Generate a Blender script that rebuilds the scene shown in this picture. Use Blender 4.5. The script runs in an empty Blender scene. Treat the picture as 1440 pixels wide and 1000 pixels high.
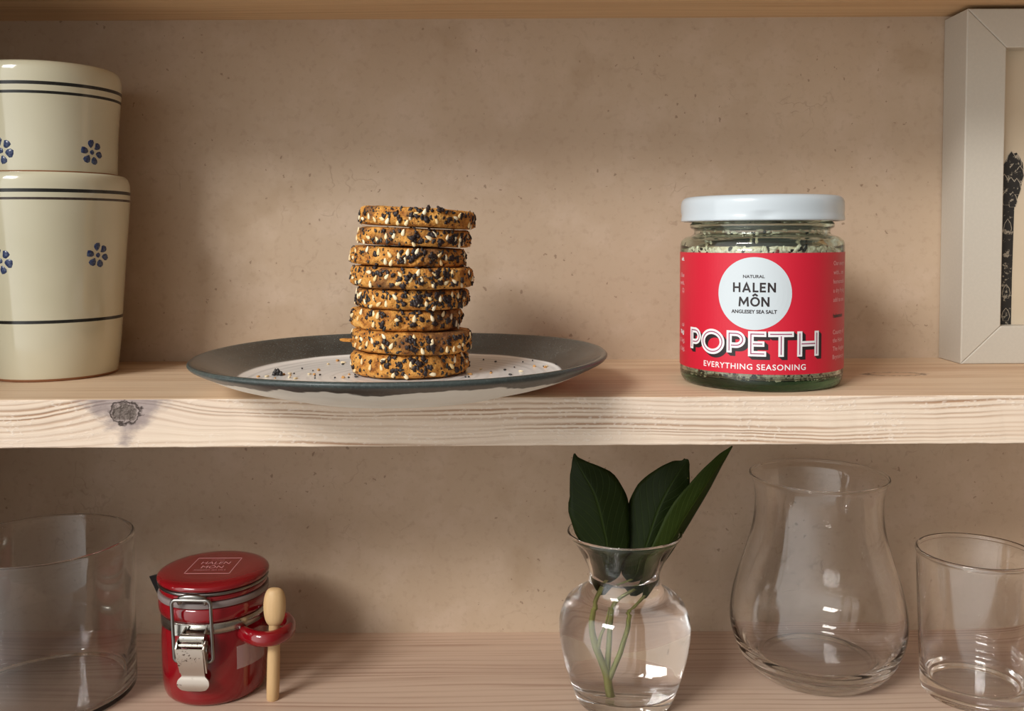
import bpy, bmesh, math, random
from mathutils import Vector, Matrix, noise
R = math.radians
sc = bpy.context.scene
COL = sc.collection

# ------------------------------------------------------------------ camera
F = 1330.0 / 1440.0
cam_d = bpy.data.cameras.new('camera'); cam = bpy.data.objects.new('camera', cam_d); COL.objects.link(cam)
cam_d.sensor_fit = 'HORIZONTAL'; cam_d.sensor_width = 36; cam_d.lens = 36 * F
PITCH = 2.9
cam_d.shift_y = -99.6 / 1440.0
cam_d.clip_start = 0.01; cam_d.clip_end = 30
CAM_Z = 0.0618
cam.matrix_world = (Matrix.Translation((0, 0, CAM_Z)) @ Matrix.Rotation(R(90 - PITCH), 4, 'X') @ Matrix.Rotation(R(-0.28), 4, 'Z'))
sc.camera = cam

# ------------------------------------------------------------------ world and window light
w = bpy.data.worlds.new('room_light'); sc.world = w; w.use_nodes = True
nt = w.node_tree; nt.nodes.clear()
wo = nt.nodes.new('ShaderNodeOutputWorld'); bg = nt.nodes.new('ShaderNodeBackground')
tc = nt.nodes.new('ShaderNodeTexCoord'); dp = nt.nodes.new('ShaderNodeVectorMath'); dp.operation = 'DOT_PRODUCT'
dp.inputs[1].default_value = (-0.84, -0.53, 0.08)
cr = nt.nodes.new('ShaderNodeValToRGB')
cr.color_ramp.elements[0].position = 0.0; cr.color_ramp.elements[0].color = (0.20, 0.165, 0.135, 1)
cr.color_ramp.elements[1].position = 0.95; cr.color_ramp.elements[1].color = (2.5, 2.5, 2.45, 1)
e = cr.color_ramp.elements.new(0.35); e.color = (0.46, 0.41, 0.36, 1)
e = cr.color_ramp.elements.new(0.70); e.color = (1.25, 1.22, 1.16, 1)
nt.links.new(tc.outputs['Generated'], dp.inputs[0]); nt.links.new(dp.outputs['Value'], cr.inputs[0])
nt.links.new(cr.outputs[0], bg.inputs[0]); nt.links.new(bg.outputs[0], wo.inputs[0])
bg.inputs[1].default_value = 0.66

def window_light(name, azx, azy, elev_tan, dist, wx, wy, watts, color):
    d = Vector((azx, azy, 0)); h = d.length; d.z = h * elev_tan; d.normalize()
    l = bpy.data.lights.new(name, 'AREA'); l.shape = 'RECTANGLE'; l.size = wx; l.size_y = wy
    l.energy = watts; l.color = color
    o = bpy.data.objects.new(name, l); COL.objects.link(o)
    o.location = Vector((0, 0.42, 0.0)) + d * dist
    o.rotation_euler = (-d).to_track_quat('-Z', 'Y').to_euler()
    return o
window_light('window_light', -0.80, -1.0, 0.547, 6.0, 2.1, 0.62, 115.0, (1.0, 0.98, 0.94))
window_light('window_light', -0.80, -1.0, 0.69, 6.0, 2.1, 0.62, 115.0, (1.0, 0.98, 0.94))

vs = sc.view_settings
vs.view_transform = 'Standard'; vs.look = 'None'; vs.gamma = 1; vs.use_curve_mapping = False; vs.exposure = 0.16
sc.cycles.use_denoising = True
sc.cycles.max_bounces = 36; sc.cycles.transmission_bounces = 36; sc.cycles.transparent_max_bounces = 12
sc.cycles.glossy_bounces = 10; sc.cycles.diffuse_bounces = 5
sc.cycles.caustics_reflective = True; sc.cycles.caustics_refractive = True
sc.cycles.sample_clamp_indirect = 30.0; sc.cycles.blur_glossy = 0.5

# ------------------------------------------------------------------ node helpers
class NT:
    def __init__(s, name):
        s.m = bpy.data.materials.new(name); s.m.use_nodes = True
        s.t = s.m.node_tree; s.t.nodes.clear()
        s.out = s.t.nodes.new('ShaderNodeOutputMaterial'); s.b = s.t.nodes.new('ShaderNodeBsdfPrincipled')
        s.t.links.new(s.b.outputs[0], s.out.inputs[0]); s.tc = None
    def L(s, a, b):
        if isinstance(a, (int, float)):
            try: b.default_value = a
            except (TypeError, ValueError): b.default_value = [a] * len(b.default_value)
        elif isinstance(a, tuple):
            b.default_value = a if len(b.default_value) == len(a) else (a + (1,))
        else: s.t.links.new(a, b)
    def obj(s):
        if not s.tc: s.tc = s.t.nodes.new('ShaderNodeTexCoord')
        return s.tc.outputs['Object']
    def m_(s, op, *a, clamp=False):
        n = s.t.nodes.new('ShaderNodeMath'); n.operation = op; n.use_clamp = clamp
        for i, x in enumerate(a): s.L(x, n.inputs[i])
        return n.outputs[0]
    def v_(s, op, *a):
        n = s.t.nodes.new('ShaderNodeVectorMath'); n.operation = op
        for i, x in enumerate(a): s.L(x, n.inputs[i])
        return n.outputs['Value' if op in ('LENGTH', 'DOT_PRODUCT', 'DISTANCE') else 'Vector']
    def sep(s, v):
        n = s.t.nodes.new('ShaderNodeSeparateXYZ'); s.L(v, n.inputs[0]); return n.outputs
    def comb(s, x, y, z):
        n = s.t.nodes.new('ShaderNodeCombineXYZ')
        for i, q in enumerate((x, y, z)): s.L(q, n.inputs[i])
        return n.outputs[0]
    def noise(s, v, scale, detail=3, rough=0.5, dist=0.0):
        n = s.t.nodes.new('ShaderNodeTexNoise'); s.L(v, n.inputs['Vector'])
        n.inputs['Scale'].default_value = scale; n.inputs['Detail'].default_value = detail
        n.inputs['Roughness'].default_value = rough; n.inputs['Distortion'].default_value = dist
        return n.outputs[0]
    def voro(s, v, scale, feature='F1', out='Distance', rnd=1.0):
        n = s.t.nodes.new('ShaderNodeTexVoronoi'); s.L(v, n.inputs['Vector']); n.feature = feature
        n.inputs['Scale'].default_value = scale; n.inputs['Randomness'].default_value = rnd
        return n.outputs[out]
    def ramp(s, f, *stops, interp='LINEAR'):
        n = s.t.nodes.new('ShaderNodeValToRGB'); s.L(f, n.inputs[0]); r = n.color_ramp; r.interpolation = interp
        for i, (p, c) in enumerate(stops):
            if isinstance(c, (int, float)): c = (c, c, c)
            el = r.elements[i] if i < 2 else r.elements.new(p)
            el.position = p; el.color = (*c, 1)
        return n.outputs[0]
    def rng(s, f, a, b, c=0.0, d=1.0, smooth=True):
        n = s.t.nodes.new('ShaderNodeMapRange'); s.L(f, n.inputs[0])
        if smooth: n.interpolation_type = 'SMOOTHSTEP'
        for i, x in enumerate((a, b, c, d)): n.inputs[i + 1].default_value = x
        return n.outputs[0]
    def mix(s, f, a, b, mode='MIX'):
        n = s.t.nodes.new('ShaderNodeMix'); n.data_type = 'RGBA'; n.blend_type = mode
        s.L(f, n.inputs[0]); s.L(a, n.inputs[6]); s.L(b, n.inputs[7]); return n.outputs[2]
    def bump(s, h, strength=0.5, dist=0.001):
        n = s.t.nodes.new('ShaderNodeBump'); s.L(h, n.inputs['Height'])
        n.inputs['Strength'].default_value = strength; n.inputs['Distance'].default_value = dist
        s.t.links.new(n.outputs[0], s.b.inputs['Normal']); return n
    def set(s, **k):
        for a, v in k.items(): s.L(v, s.b.inputs[a.replace('_', ' ')])
        return s.m

def simple(name, col, rough=0.5, **k):
    n = NT(name); n.set(Base_Color=col, Roughness=rough, **k); return n.m

# ------------------------------------------------------------------ materials
def plaster_mat():
    n = NT('clay_plaster'); p = n.obj()
    big = n.noise(p, 9, 4, .55); mid = n.noise(p, 45, 4, .6)
    c = n.ramp(big, (.3, (.47, .35, .245)), (.7, (.54, .415, .30)))
    c = n.mix(n.rng(mid, .45, .72, 0, .42), c, (.61, .48, .375))
    c = n.mix(n.rng(n.noise(p, 260, 3, .6), .50, .72, 0, .30), c, (.36, .255, .17))
    # fine pits
    nd = n.t.nodes.new('ShaderNodeTexNoise'); n.L(p, nd.inputs['Vector']); nd.inputs['Scale'].default_value = 420; nd.inputs['Detail'].default_value = 2
    pj = n.v_('ADD', p, n.v_('MULTIPLY', n.v_('SUBTRACT', nd.outputs['Color'], (.5, .5, .5)), (.0035, .0035, .0045)))
    sp = n.voro(pj, 230); rn = n.voro(pj, 230, out='Color'); rx = n.sep(rn)[0]
    area = n.rng(n.noise(p, 13, 2), .36, .58)
    th = n.m_('MULTIPLY', n.m_('MULTIPLY', n.rng(rx, .30, 1.0, 0, .165), 1.0), area)
    pit = n.m_('LESS_THAN', sp, th)
    c = n.mix(n.m_('MULTIPLY', pit, .55), c, (.17, .10, .06))
    # a few larger ones
    p2 = n.v_('ADD', pj, (3.1, 1.7, .4)); sp2 = n.voro(p2, 26); rx2 = n.sep(n.voro(p2, 26, out='Color'))[1]
    th2 = n.rng(rx2, .70, 1.0, 0, .035)
    wob = n.m_('ADD', sp2, n.m_('MULTIPLY', n.m_('SUBTRACT', n.noise(p, 500, 3), .5), .16))
    pit2 = n.m_('LESS_THAN', wob, th2)
    c = n.mix(n.m_('MULTIPLY', pit2, .7), c, (.13, .075, .04))
    # hair cracks
    wp = n.v_('ADD', p, n.v_('SCALE', n.comb(n.noise(p, 60, 3), n.noise(p, 61, 3), n.noise(n.v_('ADD', p, (5., 5., 5.)), 62, 3)), .0))
    nv = n.t.nodes.new('ShaderNodeTexNoise'); n.L(p, nv.inputs['Vector']); nv.inputs['Scale'].default_value = 55; nv.inputs['Detail'].default_value = 3
    off = n.v_('MULTIPLY', n.v_('SUBTRACT', nv.outputs['Color'], (.5, .5, .5)), (.03, .03, .03))
    ed = n.voro(n.v_('ADD', p, off), 62, 'DISTANCE_TO_EDGE')
    cm = n.m_('MULTIPLY', n.rng(ed, .006, .028, 1, 0), n.rng(n.noise(p, 17, 3), .52, .66, 0, 1))
    brk = n.rng(n.noise(p, 130, 2), .46, .58)
    cm = n.m_('MULTIPLY', cm, brk)
    c = n.mix(n.m_('MULTIPLY', cm, .26), c, (.22, .14, .09))
    # faint ochre stains
    st = n.rng(n.noise(n.v_('ADD', p, (7., 2., 1.)), 22, 3), .62, .76, 0, .35)
    c = n.mix(st, c, (.36, .25, .15))
    h = n.m_('SUBTRACT', n.m_('ADD', n.m_('MULTIPLY', mid, .5), n.m_('MULTIPLY', n.noise(p, 320, 3), .25)), n.m_('ADD', n.m_('MULTIPLY', pit, .5), n.m_('ADD', n.m_('MULTIPLY', pit2, .9), n.m_('MULTIPLY', cm, .15))))
    n.bump(h, .28, .0012)
    return n.set(Base_Color=c, Roughness=.62, Specular_IOR_Level=.35)

def wood_mat(name, pale, mid, dark, freq=430, knots=(), contrast=1.0, rough=.6, fleck=0.0, seed=0.0, bump=.25):
    n = NT(name); p = n.v_('ADD', n.obj(), (seed * 1.3, 0., 0.))
    x, y, z = n.sep(p)
    v0 = n.m_('SUBTRACT', y, z)
    lo = n.noise(n.comb(n.m_('MULTIPLY', x, 3.0), n.m_('MULTIPLY', v0, 12.0), seed), 1.0, 3, .5)
    v = n.m_('ADD', v0, n.m_('MULTIPLY', n.m_('SUBTRACT', lo, .5), .022))
    kmask = None
    for (kx, ky, kz, kr) in knots:
        dx = n.m_('MULTIPLY', n.m_('SUBTRACT', x, kx + seed * 1.3), .42)
        q = n.comb(dx, n.m_('SUBTRACT', y, ky), n.m_('SUBTRACT', z, kz))
        d = n.v_('LENGTH', q)
        g = n.rng(d, 0, kr * 5, 1, 0)
        v = n.m_('ADD', v, n.m_('MULTIPLY', n.m_('MULTIPLY', g, g), kr * 1.3))
    vv = n.comb(n.m_('MULTIPLY', x, 1.2), n.m_('MULTIPLY', v, 60.0), seed + 3.0)
    jit = n.noise(vv, 1.0, 3, .6)
    ph = n.m_('ADD', n.m_('MULTIPLY', v, freq), n.m_('MULTIPLY', jit, 5.0))
    s = n.m_('ADD', n.m_('MULTIPLY', n.m_('SINE', n.m_('MULTIPLY', ph, 6.2832)), .5), .5)
    s = n.m_('POWER', s, 2.2)
    amp = n.rng(n.noise(n.comb(n.m_('MULTIPLY', x, 7.0), n.m_('MULTIPLY', v, 110.0), seed + 8.0), 1.0, 3, .6), .35, .72, .08, 1.0)
    s = n.m_('MULTIPLY', s, amp)
    fib = n.noise(n.comb(n.m_('MULTIPLY', x, 22.0), n.m_('MULTIPLY', v, 1400.0), seed), 1.0, 3, .7)
    c = n.mix(n.m_('MULTIPLY', s, contrast, clamp=True), pale, mid)
    c = n.mix(n.rng(fib, .45, .8, 0, .30 * contrast), c, dark)
    bandn = n.noise(n.comb(n.m_('MULTIPLY', x, 2.2), n.m_('MULTIPLY', v, 38.0), seed + 1.0), 1.0, 2, .5)
    c = n.mix(n.rng(bandn, .48, .74, 0, .55 * contrast), c, dark)
    h = n.m_('ADD', n.m_('MULTIPLY', s, -.6), n.m_('MULTIPLY', fib, .35))
    if fleck:
        f1 = n.noise(n.comb(n.m_('MULTIPLY', x, 520.0), n.m_('MULTIPLY', y, 1100.0), n.m_('MULTIPLY', z, 1100.0)), 1.0, 2, .5)
        fm = n.m_('MULTIPLY', n.rng(f1, .54, .66, 0, fleck), n.rng(n.noise(n.comb(n.m_('MULTIPLY', x, 40.0), n.m_('MULTIPLY', y, 90.0), n.m_('MULTIPLY', z, 90.0)), 1.0, 2), .36, .52))
        c = n.mix(fm, c, (.86, .76, .67))
        wash = n.rng(n.noise(n.comb(n.m_('MULTIPLY', x, 9.0), n.m_('MULTIPLY', y, 40.0), n.m_('MULTIPLY', z, 40.0)), 1.0, 3), .42, .68, 0, .75)
        c = n.mix(wash, c, (.74, .60, .49))
        h = n.m_('ADD', h, n.m_('MULTIPLY', fm, .45))
    for (kx, ky, kz, kr) in knots:
        dx = n.m_('SUBTRACT', x, kx + seed * 1.3)
        q = n.comb(n.m_('MULTIPLY', dx, .76 if kz < -.001 else .4), n.m_('SUBTRACT', y, ky), n.m_('SUBTRACT', z, kz))
        wobv = n.noise(n.v_('MULTIPLY', p, (1., 1., 1.)), 420, 3)
        d = n.m_('ADD', n.v_('LENGTH', q), n.m_('MULTIPLY', n.m_('SUBTRACT', wobv, .5), kr * .9))
        if kz < -.001:
            # grey-mauve wedge of stained wood round the dead knot
            zz = n.m_('SUBTRACT', z, kz)
            hw = n.m_('MULTIPLY', n.m_('ADD', zz, .0120), 1.10)
            wd = n.m_('SUBTRACT', n.m_('ABSOLUTE', dx), n.m_('ADD', hw, n.m_('MULTIPLY', n.m_('SUBTRACT', n.noise(n.v_('MULTIPLY', p, (.45, 1., 1.)), 210, 4, .6), .5), .022)))
            st = n.rng(wd, -.006, .003, .85, 0)
            c = n.mix(st, c, n.mix(n.noise(p, 160, 3), (.17, .125, .125), (.40, .33, .32)))
            c = n.mix(n.rng(d, kr * .72, kr * .92, 1, 0), n.mix(n.m_('MULTIPLY', n.rng(d, kr * .86, kr * 1.0, 0, 1), n.rng(d, kr * 1.0, kr * 1.15, 1, 0)), c, (.05, .035, .03)), n.mix(n.rng(n.voro(n.v_('ADD', p, n.v_('SCALE', n.comb(wobv, 0.0, n.noise(p, 500, 3)), 1.0)), 330, 'DISTANCE_TO_EDGE'), .03, .14), (.020, .014, .012), n.mix(n.noise(p, 900, 3), (.36, .29, .25), (.12, .09, .08))))
            h = n.m_('ADD', h, n.m_('MULTIPLY', n.rng(d, kr * .6, kr, 1, 0), n.m_('SUBTRACT', n.m_('MULTIPLY', wobv, 6.0), 5.0)))
        else:
            ringm = n.m_('MULTIPLY', n.rng(d, kr * .75, kr * 1.0, 0, 1), n.rng(d, kr * 1.0, kr * 1.25, 1, 0))
            c = n.mix(n.rng(d, kr * .8, kr * 1.1, .5, 0), c, mid)
            c = n.mix(n.m_('MULTIPLY', ringm, .75), c, (.12, .08, .06))
    n.bump(h, bump, .0008)
    return n.set(Base_Color=c, Roughness=rough, Specular_IOR_Level=.3)

def glass_mat(name, col=(1, 1, 1), ior=1.45, rough=0.0):
    return simple(name, col, rough, Transmission_Weight=1.0, IOR=ior)

M = {}
M['plaster'] = plaster_mat()
KN = [(-.1495, .3635, -.0052, .0047), (.170, .418, .0, .0050)]
M['shelf_top'] = wood_mat('pine_planed', (.74, .56, .39), (.52, .32, .18), (.50, .31, .19), 300, KN[1:], 1.35, .5, bump=.15)
M['shelf_face'] = wood_mat('pine_sawn_edge', (.78, .64, .51), (.36, .205, .12), (.60, .42, .29), 470, KN, 1.25, .8, fleck=.42, bump=.5)
M['shelf_low'] = wood_mat('pine_lower', (.62, .455, .345), (.40, .25, .18), (.37, .23, .17), 250, (), .95, .5, seed=2.3, bump=.07)
M['shelf_up'] = wood_mat('pine_upper', (.70, .48, .27), (.50, .30, .15), (.48, .29, .15), 200, (), .9, .5, seed=5.1, bump=.15)

# ------------------------------------------------------------------ mesh helpers (dimensions in millimetres)
MM = .001
class MB:
    def __init__(s): s.v = []; s.f = []; s.mi = []
    def add(s, vs_, fs, mi=0):
        o = len(s.v); s.v += [tuple(q) for q in vs_]
        for k, f in enumerate(fs):
            s.f.append([i + o for i in f]); s.mi.append(mi if isinstance(mi, int) else mi[k])
        return s
    def box(s, a, b, mi=0):
        (x0, y0, z0), (x1, y1, z1) = a, b
        return s.add([(x0, y0, z0), (x1, y0, z0), (x1, y1, z0), (x0, y1, z0), (x0, y0, z1), (x1, y0, z1), (x1, y1, z1), (x0, y1, z1)],
                     [(3, 2, 1, 0), (4, 5, 6, 7), (0, 1, 5, 4), (1, 2, 6, 5), (2, 3, 7, 6), (3, 0, 4, 7)], mi)
    def lathe(s, prof, n=96, mi=0, mif=None, shape=None):
        vv = []; idx = []
        for (r, z) in prof:
            if r < 1e-6: idx.append([len(vv)] * n); vv.append((0, 0, z))
            else:
                idx.append(list(range(len(vv), len(vv) + n)))
                for k in range(n):
                    a = 2 * math.pi * k / n
                    rr, zz = (r, z) if shape is None else shape(a, r, z)
                    vv.append((rr * math.cos(a), rr * math.sin(a), zz))
        ff = []; mm = []
        for j in range(len(prof) - 1):
            A, B = idx[j], idx[j + 1]
            for k in range(n):
                k2 = (k + 1) % n
                f = [A[k], A[k2], B[k2], B[k]]; g = []
                for q in f:
                    if q not in g: g.append(q)
                if len(g) >= 3: ff.append(g); mm.append(mif(j, prof) if mif else mi)
        return s.add(vv, ff, mm)
    def tube(s, pts, r, n=10, closed=False, mi=0, ry=None, cap=True):
        P = [Vector(q) for q in pts]; N = len(P); vv = []; up = None
        for i in range(N):
            a = P[(i - 1) % N] if (closed or i > 0) else P[i]; b = P[(i + 1) % N] if (closed or i < N - 1) else P[i]
            t = (b - a).normalized()
            if up is None: up = Vector((0, 0, 1)) if abs(t.z) < .9 else Vector((0, 1, 0))
            up = (up - t * up.dot(t)).normalized(); side = t.cross(up)
            rr = r[i] if isinstance(r, (list, tuple)) else r
            r2 = rr if ry is None else (rr * ry)
            for k in range(n):
                an = 2 * math.pi * k / n; vv.append(P[i] + side * (math.cos(an) * r2) + up * (math.sin(an) * rr))
        ff = []
        for i in range(N if closed else N - 1):
            for k in range(n):
                k2 = (k + 1) % n; j = (i + 1) % N
                ff.append((i * n + k, i * n + k2, j * n + k2, j * n + k))
        if cap and not closed: ff += [tuple(range(n))[::-1], tuple(range((N - 1) * n, N * n))]
        return s.add(vv, ff, mi)
    def xf(s, fn): s.v = [tuple(fn(*q)) for q in s.v]; return s
    def build(s, name, mats, parent=None, smooth=True, loc=None, recalc=True, sharp=None):
        me = bpy.data.meshes.new(name); me.from_pydata([(a * MM, b * MM, c * MM) for a, b, c in s.v], [], s.f)
        for m in (mats if isinstance(mats, (list, tuple)) else [mats]): me.materials.append(m)
        me.polygons.foreach_set('material_index', s.mi)
        me.polygons.foreach_set('use_smooth', [smooth] * len(s.f)); me.update()
        if recalc:
            bm = bmesh.new(); bm.from_mesh(me); bmesh.ops.recalc_face_normals(bm, faces=bm.faces); bm.to_mesh(me); bm.free()
        if sharp: me.set_sharp_from_angle(angle=R(sharp))
        o = bpy.data.objects.new(name, me); COL.objects.link(o)
        if parent: o.parent = parent
        if loc: o.location = [q * MM for q in loc]
        return o

def spl(pts, k=6):
    out = []; n = len(pts)
    for i in range(n - 1):
        p0 = pts[max(i - 1, 0)]; p1 = pts[i]; p2 = pts[i + 1]; p3 = pts[min(i + 2, n - 1)]
        for j in range(k):
            t = j / k
            out.append(tuple(.5 * (2 * b + (c - a) * t + (2 * a - 5 * b + 4 * c - d) * t * t + (3 * b - a - 3 * c + d) * t ** 3) for a, b, c, d in zip(p0, p1, p2, p3)))
    out.append(tuple(pts[-1])); return out
def tag(o, label, cat, group=None, kind=None):
    if label: o['label'] = label
    if cat: o['category'] = cat
    if group: o['group'] = group
    if kind: o['kind'] = kind
    return o
def empty(name, loc, label, cat, group=None, rz=0):
    o = bpy.data.objects.new(name, None); COL.objects.link(o); o.location = [q * MM for q in loc]; o.rotation_euler = (0, 0, R(rz))
    o.empty_display_size = .01
    return tag(o, label, cat, group)

def text_polys(body, size, bold=0.0, align='CENTER', spacing=1.0, xs=1.0):
    cu = bpy.data.curves.new('lettering_tmp', 'FONT'); cu.body = body; cu.size = size; cu.offset = bold
    cu.align_x = align; cu.align_y = 'CENTER'; cu.space_character = spacing; cu.resolution_u = 4
    o = bpy.data.objects.new('lettering_tmp', cu); COL.objects.link(o)
    dg = bpy.context.evaluated_depsgraph_get(); me = bpy.data.meshes.new_from_object(o.evaluated_get(dg))
    v = [(q.co.x * xs, q.co.y) for q in me.vertices]; f = [tuple(p.vertices) for p in me.polygons]
    bpy.data.objects.remove(o); bpy.data.curves.remove(cu); bpy.data.meshes.remove(me)
    return v, f
def text_fit(body, width=None, cap=None, bold=0.0, align='CENTER', spacing=1.0):
    """lettering scaled to a width and a cap height"""
    v, f = text_polys(body, 10, bold, align, spacing)
    x0 = min(q[0] for q in v); x1 = max(q[0] for q in v)
    H = text_polys('H', 10, bold); hy = max(q[1] for q in H[0]) - min(q[1] for q in H[0])
    base = min(q[1] for q in H[0])
    sy = cap / hy; sx = (width / (x1 - x0)) if width else sy
    cx = (x0 + x1) / 2 if align == 'CENTER' else (x0 if align == 'LEFT' else x1)
    return [((q[0] - cx) * sx, (q[1] - base - hy / 2) * sy) for q in v], f

# ------------------------------------------------------------------ the alcove
LOW = -139.7; UP = 169.4
def struct(o): o['kind'] = 'structure'; return o
struct(MB().box((-420, 473, -420), (480, 513, 480)).build('wall_back', M['plaster'], smooth=False))
struct(MB().box((-420, 330, -420), (-281, 473, 480)).build('wall_left', M['plaster'], smooth=False))
struct(MB().box((356, 330, -420), (480, 473, 480)).build('wall_right', M['plaster'], smooth=False))

def board(name, z1, th, mt, mf, label, x0=-281, x1=356, y0=362, y1=473, bev=.6, nx=220):
    """a pine board: length in small steps so the sawn front arrises wander slightly"""
    prof = [(y1, z1), (y0 + bev, z1), (y0 + bev * .3, z1 - bev * .3), (y0, z1 - bev), (y0, z1 - th + bev), (y0 + bev * .3, z1 - th + bev * .3), (y0 + bev, z1 - th), (y1, z1 - th)]
    vv = []; ff = []; mi = []
    for i in range(nx + 1):
        x = x0 + (x1 - x0) * i / nx
        for j, (y, z) in enumerate(prof):
            if 0 < j < 7:
                dn = noise.noise(Vector((x * .11, j * .4 + z1, 0))) * .22 + noise.noise(Vector((x * .5, j * 2.0, z1))) * .08
                y += dn if j in (2, 3, 4, 5) else 0; z += dn * .5 if j in (3, 4, 5, 6) else 0
            vv.append((x, y, z))
    n = len(prof)
    for i in range(nx):
        for j in range(n - 1):
            ff.append((i * n + j, (i + 1) * n + j, (i + 1) * n + j + 1, i * n + j + 1)); mi.append(1 if j in (2, 3, 4) else 0)
        ff.append((i * n + n - 1, (i + 1) * n + n - 1, (i + 1) * n, i * n)); mi.append(0)
    ff += [tuple(range(n)), tuple(range(nx * n, nx * n + n))[::-1]]; mi += [0, 0]
    m = MB(); m.add(vv, ff, mi)
    return tag(m.build(name, [mt, mf], smooth=False), label, 'shelf')
board('shelf_board', 0, 19.0, M['shelf_top'], M['shelf_face'], 'middle pine shelf board with a dark knot in its pale front edge')
board('shelf_board', LOW, 18.6, M['shelf_low'], M['shelf_face'], 'lowest pine shelf board, under the glass vessels and the small red clip jar')
board('shelf_board', UP + 18.6, 18.6, M['shelf_up'], M['shelf_face'], 'topmost pine shelf board, seen from below above the picture frame')

# ------------------------------------------------------------------ ceramic pots
def glaze_mat():
    n = NT('cream_glaze'); p = n.obj()
    c = n.ramp(n.noise(p, 22, 3), (.3, (.60, .565, .41)), (.7, (.67, .635, .48)))
    c = n.mix(n.rng(n.voro(p, 160), .0, .03, .25, 0), c, (.45, .36, .22))
    n.bump(n.noise(p, 40, 2), .06, .002)
    return n.set(Base_Color=c, Roughness=.13, Coat_Weight=.5, Coat_Roughness=.04)
def stripe_mat(name, a, b):
    n = NT(name); p = n.obj(); return n.set(Base_Color=n.mix(n.noise(p, 700, 3), a, b), Roughness=.2)
M['glaze'] = glaze_mat(); M['stripe'] = stripe_mat('black_brush_stripe', (.008, .010, .010), (.028, .026, .022))
M['stripe2'] = stripe_mat('brown_black_stripe', (.02, .014, .012), (.10, .075, .06))
M['terra'] = simple('bare_terracotta', (.30, .13, .06), .85)
n_ = NT('blue_sponge_glaze'); M['blue'] = n_.set(Base_Color=n_.mix(n_.rng(n_.noise(n_.obj(), 900, 3), .35, .7), (.012, .024, .10), (.08, .115, .20)), Roughness=.25)

def dense(prof, zs):
    """insert rings at the heights zs on the outer side"""
    out = []
    for i in range(len(prof) - 1):
        (r0, z0), (r1, z1) = prof[i], prof[i + 1]; out.append((r0, z0))
        if r1 > 20 and z1 > z0:
            for z in sorted(zs):
                if z0 + 1e-4 < z < z1 - 1e-4: out.append((r0 + (r1 - r0) * (z - z0) / (z1 - z0), z))
    out.append(prof[-1]); return out
def pot(name, loc, outer, inner, stripes, flowers, label):
    o_ = spl(outer, 5); nout = None
    zs = [q for st in stripes for q in (st[0] - st[1] / 2, st[0] + st[1] / 2)]
    prof = [(0, .6), (outer[0][0] - 3, .6), (outer[0][0] - 2, 0)] + dense(o_, zs); nout = len(prof)
    prof += spl(inner, 3)
    def mif(j, pr):
        zc = (pr[j][1] + pr[j + 1][1]) / 2
        if j < nout - 1:
            for (z, wd, k) in stripes:
                if abs(zc - z) < wd / 2: return k
            if zc < 1.0: return 3
        return 0
    m = MB().lathe(prof, 128, mif=mif)
    def rad(z):
        best = o_[0][0]
        for a, b in zip(o_, o_[1:]):
            if a[1] <= z <= b[1]: best = a[0] + (b[0] - a[0]) * (z - a[1]) / max(b[1] - a[1], 1e-6); break
        return best
    rnd = random.Random(7)
    for (ang, z0, s) in flowers:
        pets = [(0, 0, 1.25, 0)] + [(3.75 * math.cos(R(t)), 3.75 * math.sin(R(t)), 1.65, t) for t in (100, 42, -14, -72, -130, 170)]
        for (px, pz, pr, t) in pets:
            K = 9; base = []
            sh = [rnd.uniform(.82, 1.12) for _ in range(K)]
            for k in range(K):
                th = 2 * math.pi * k / K
                # blunt wedge petals, wider outside
                rr = pr * sh[k]; ex = math.cos(th) * rr * (1.15 if abs(px) + abs(pz) > .1 else 1); ey = math.sin(th) * rr * (1 + .35 * math.cos(th) if abs(px) + abs(pz) > .1 else 1)
                tt = R(t); x = px + ex * math.cos(tt) - ey * math.sin(tt); z = pz + ex * math.sin(tt) + ey * math.cos(tt)
                base.append((x * s, z * s))
            cxy = (px * s, pz * s)
            def W(x, z, e):
                rr = rad(z0 + z) + e; a = R(ang) + x / rr
                return (rr * math.sin(a), -rr * math.cos(a), z0 + z)
            rings = [W(x * 1., z, -.05) for x, z in base] + [W(cxy[0] + (x - cxy[0]) * .9, cxy[1] + (z - cxy[1]) * .9, .14) for x, z in base] + [W(*cxy, .16)]
            ff = [(k, (k + 1) % K, K + (k + 1) % K, K + k) for k in range(K)] + [(K + k, K + (k + 1) % K, 2 * K) for k in range(K)]
            m.add(rings, ff, 4)
    return tag(m.build(name, [M['glaze'], M['stripe'], M['stripe2'], M['terra'], M['blue']], loc=loc, sharp=60), label, 'pot', 'cream stacked pots')
POTX, POTY = -209.6, 431.6
pot('ceramic_pot', (POTX, POTY, 0),
    [(25.8, 0), (26.5, 1.2), (27.4, 7), (28.7, 19), (30.1, 38), (31.5, 55), (32.5, 66), (33.4, 76), (33.8, 83), (33.5, 87.3), (32.3, 89.8), (30.4, 90.4), (28.6, 89.2)],
    [(28.0, 85), (27.6, 60), (25.5, 30), (23.5, 8), (18, 5), (0, 4.5)],
    [(82.4, 1.5, 1), (79.0, 1.05, 2), (26.2, 1.4, 1)], [(61, 54.6, 1.0), (-14, 52.6, 1.08), (136, 54, 1.0)],
    'taller cream glazed pot standing on the shelf, three dark stripes and blue sponge flowers')
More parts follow.
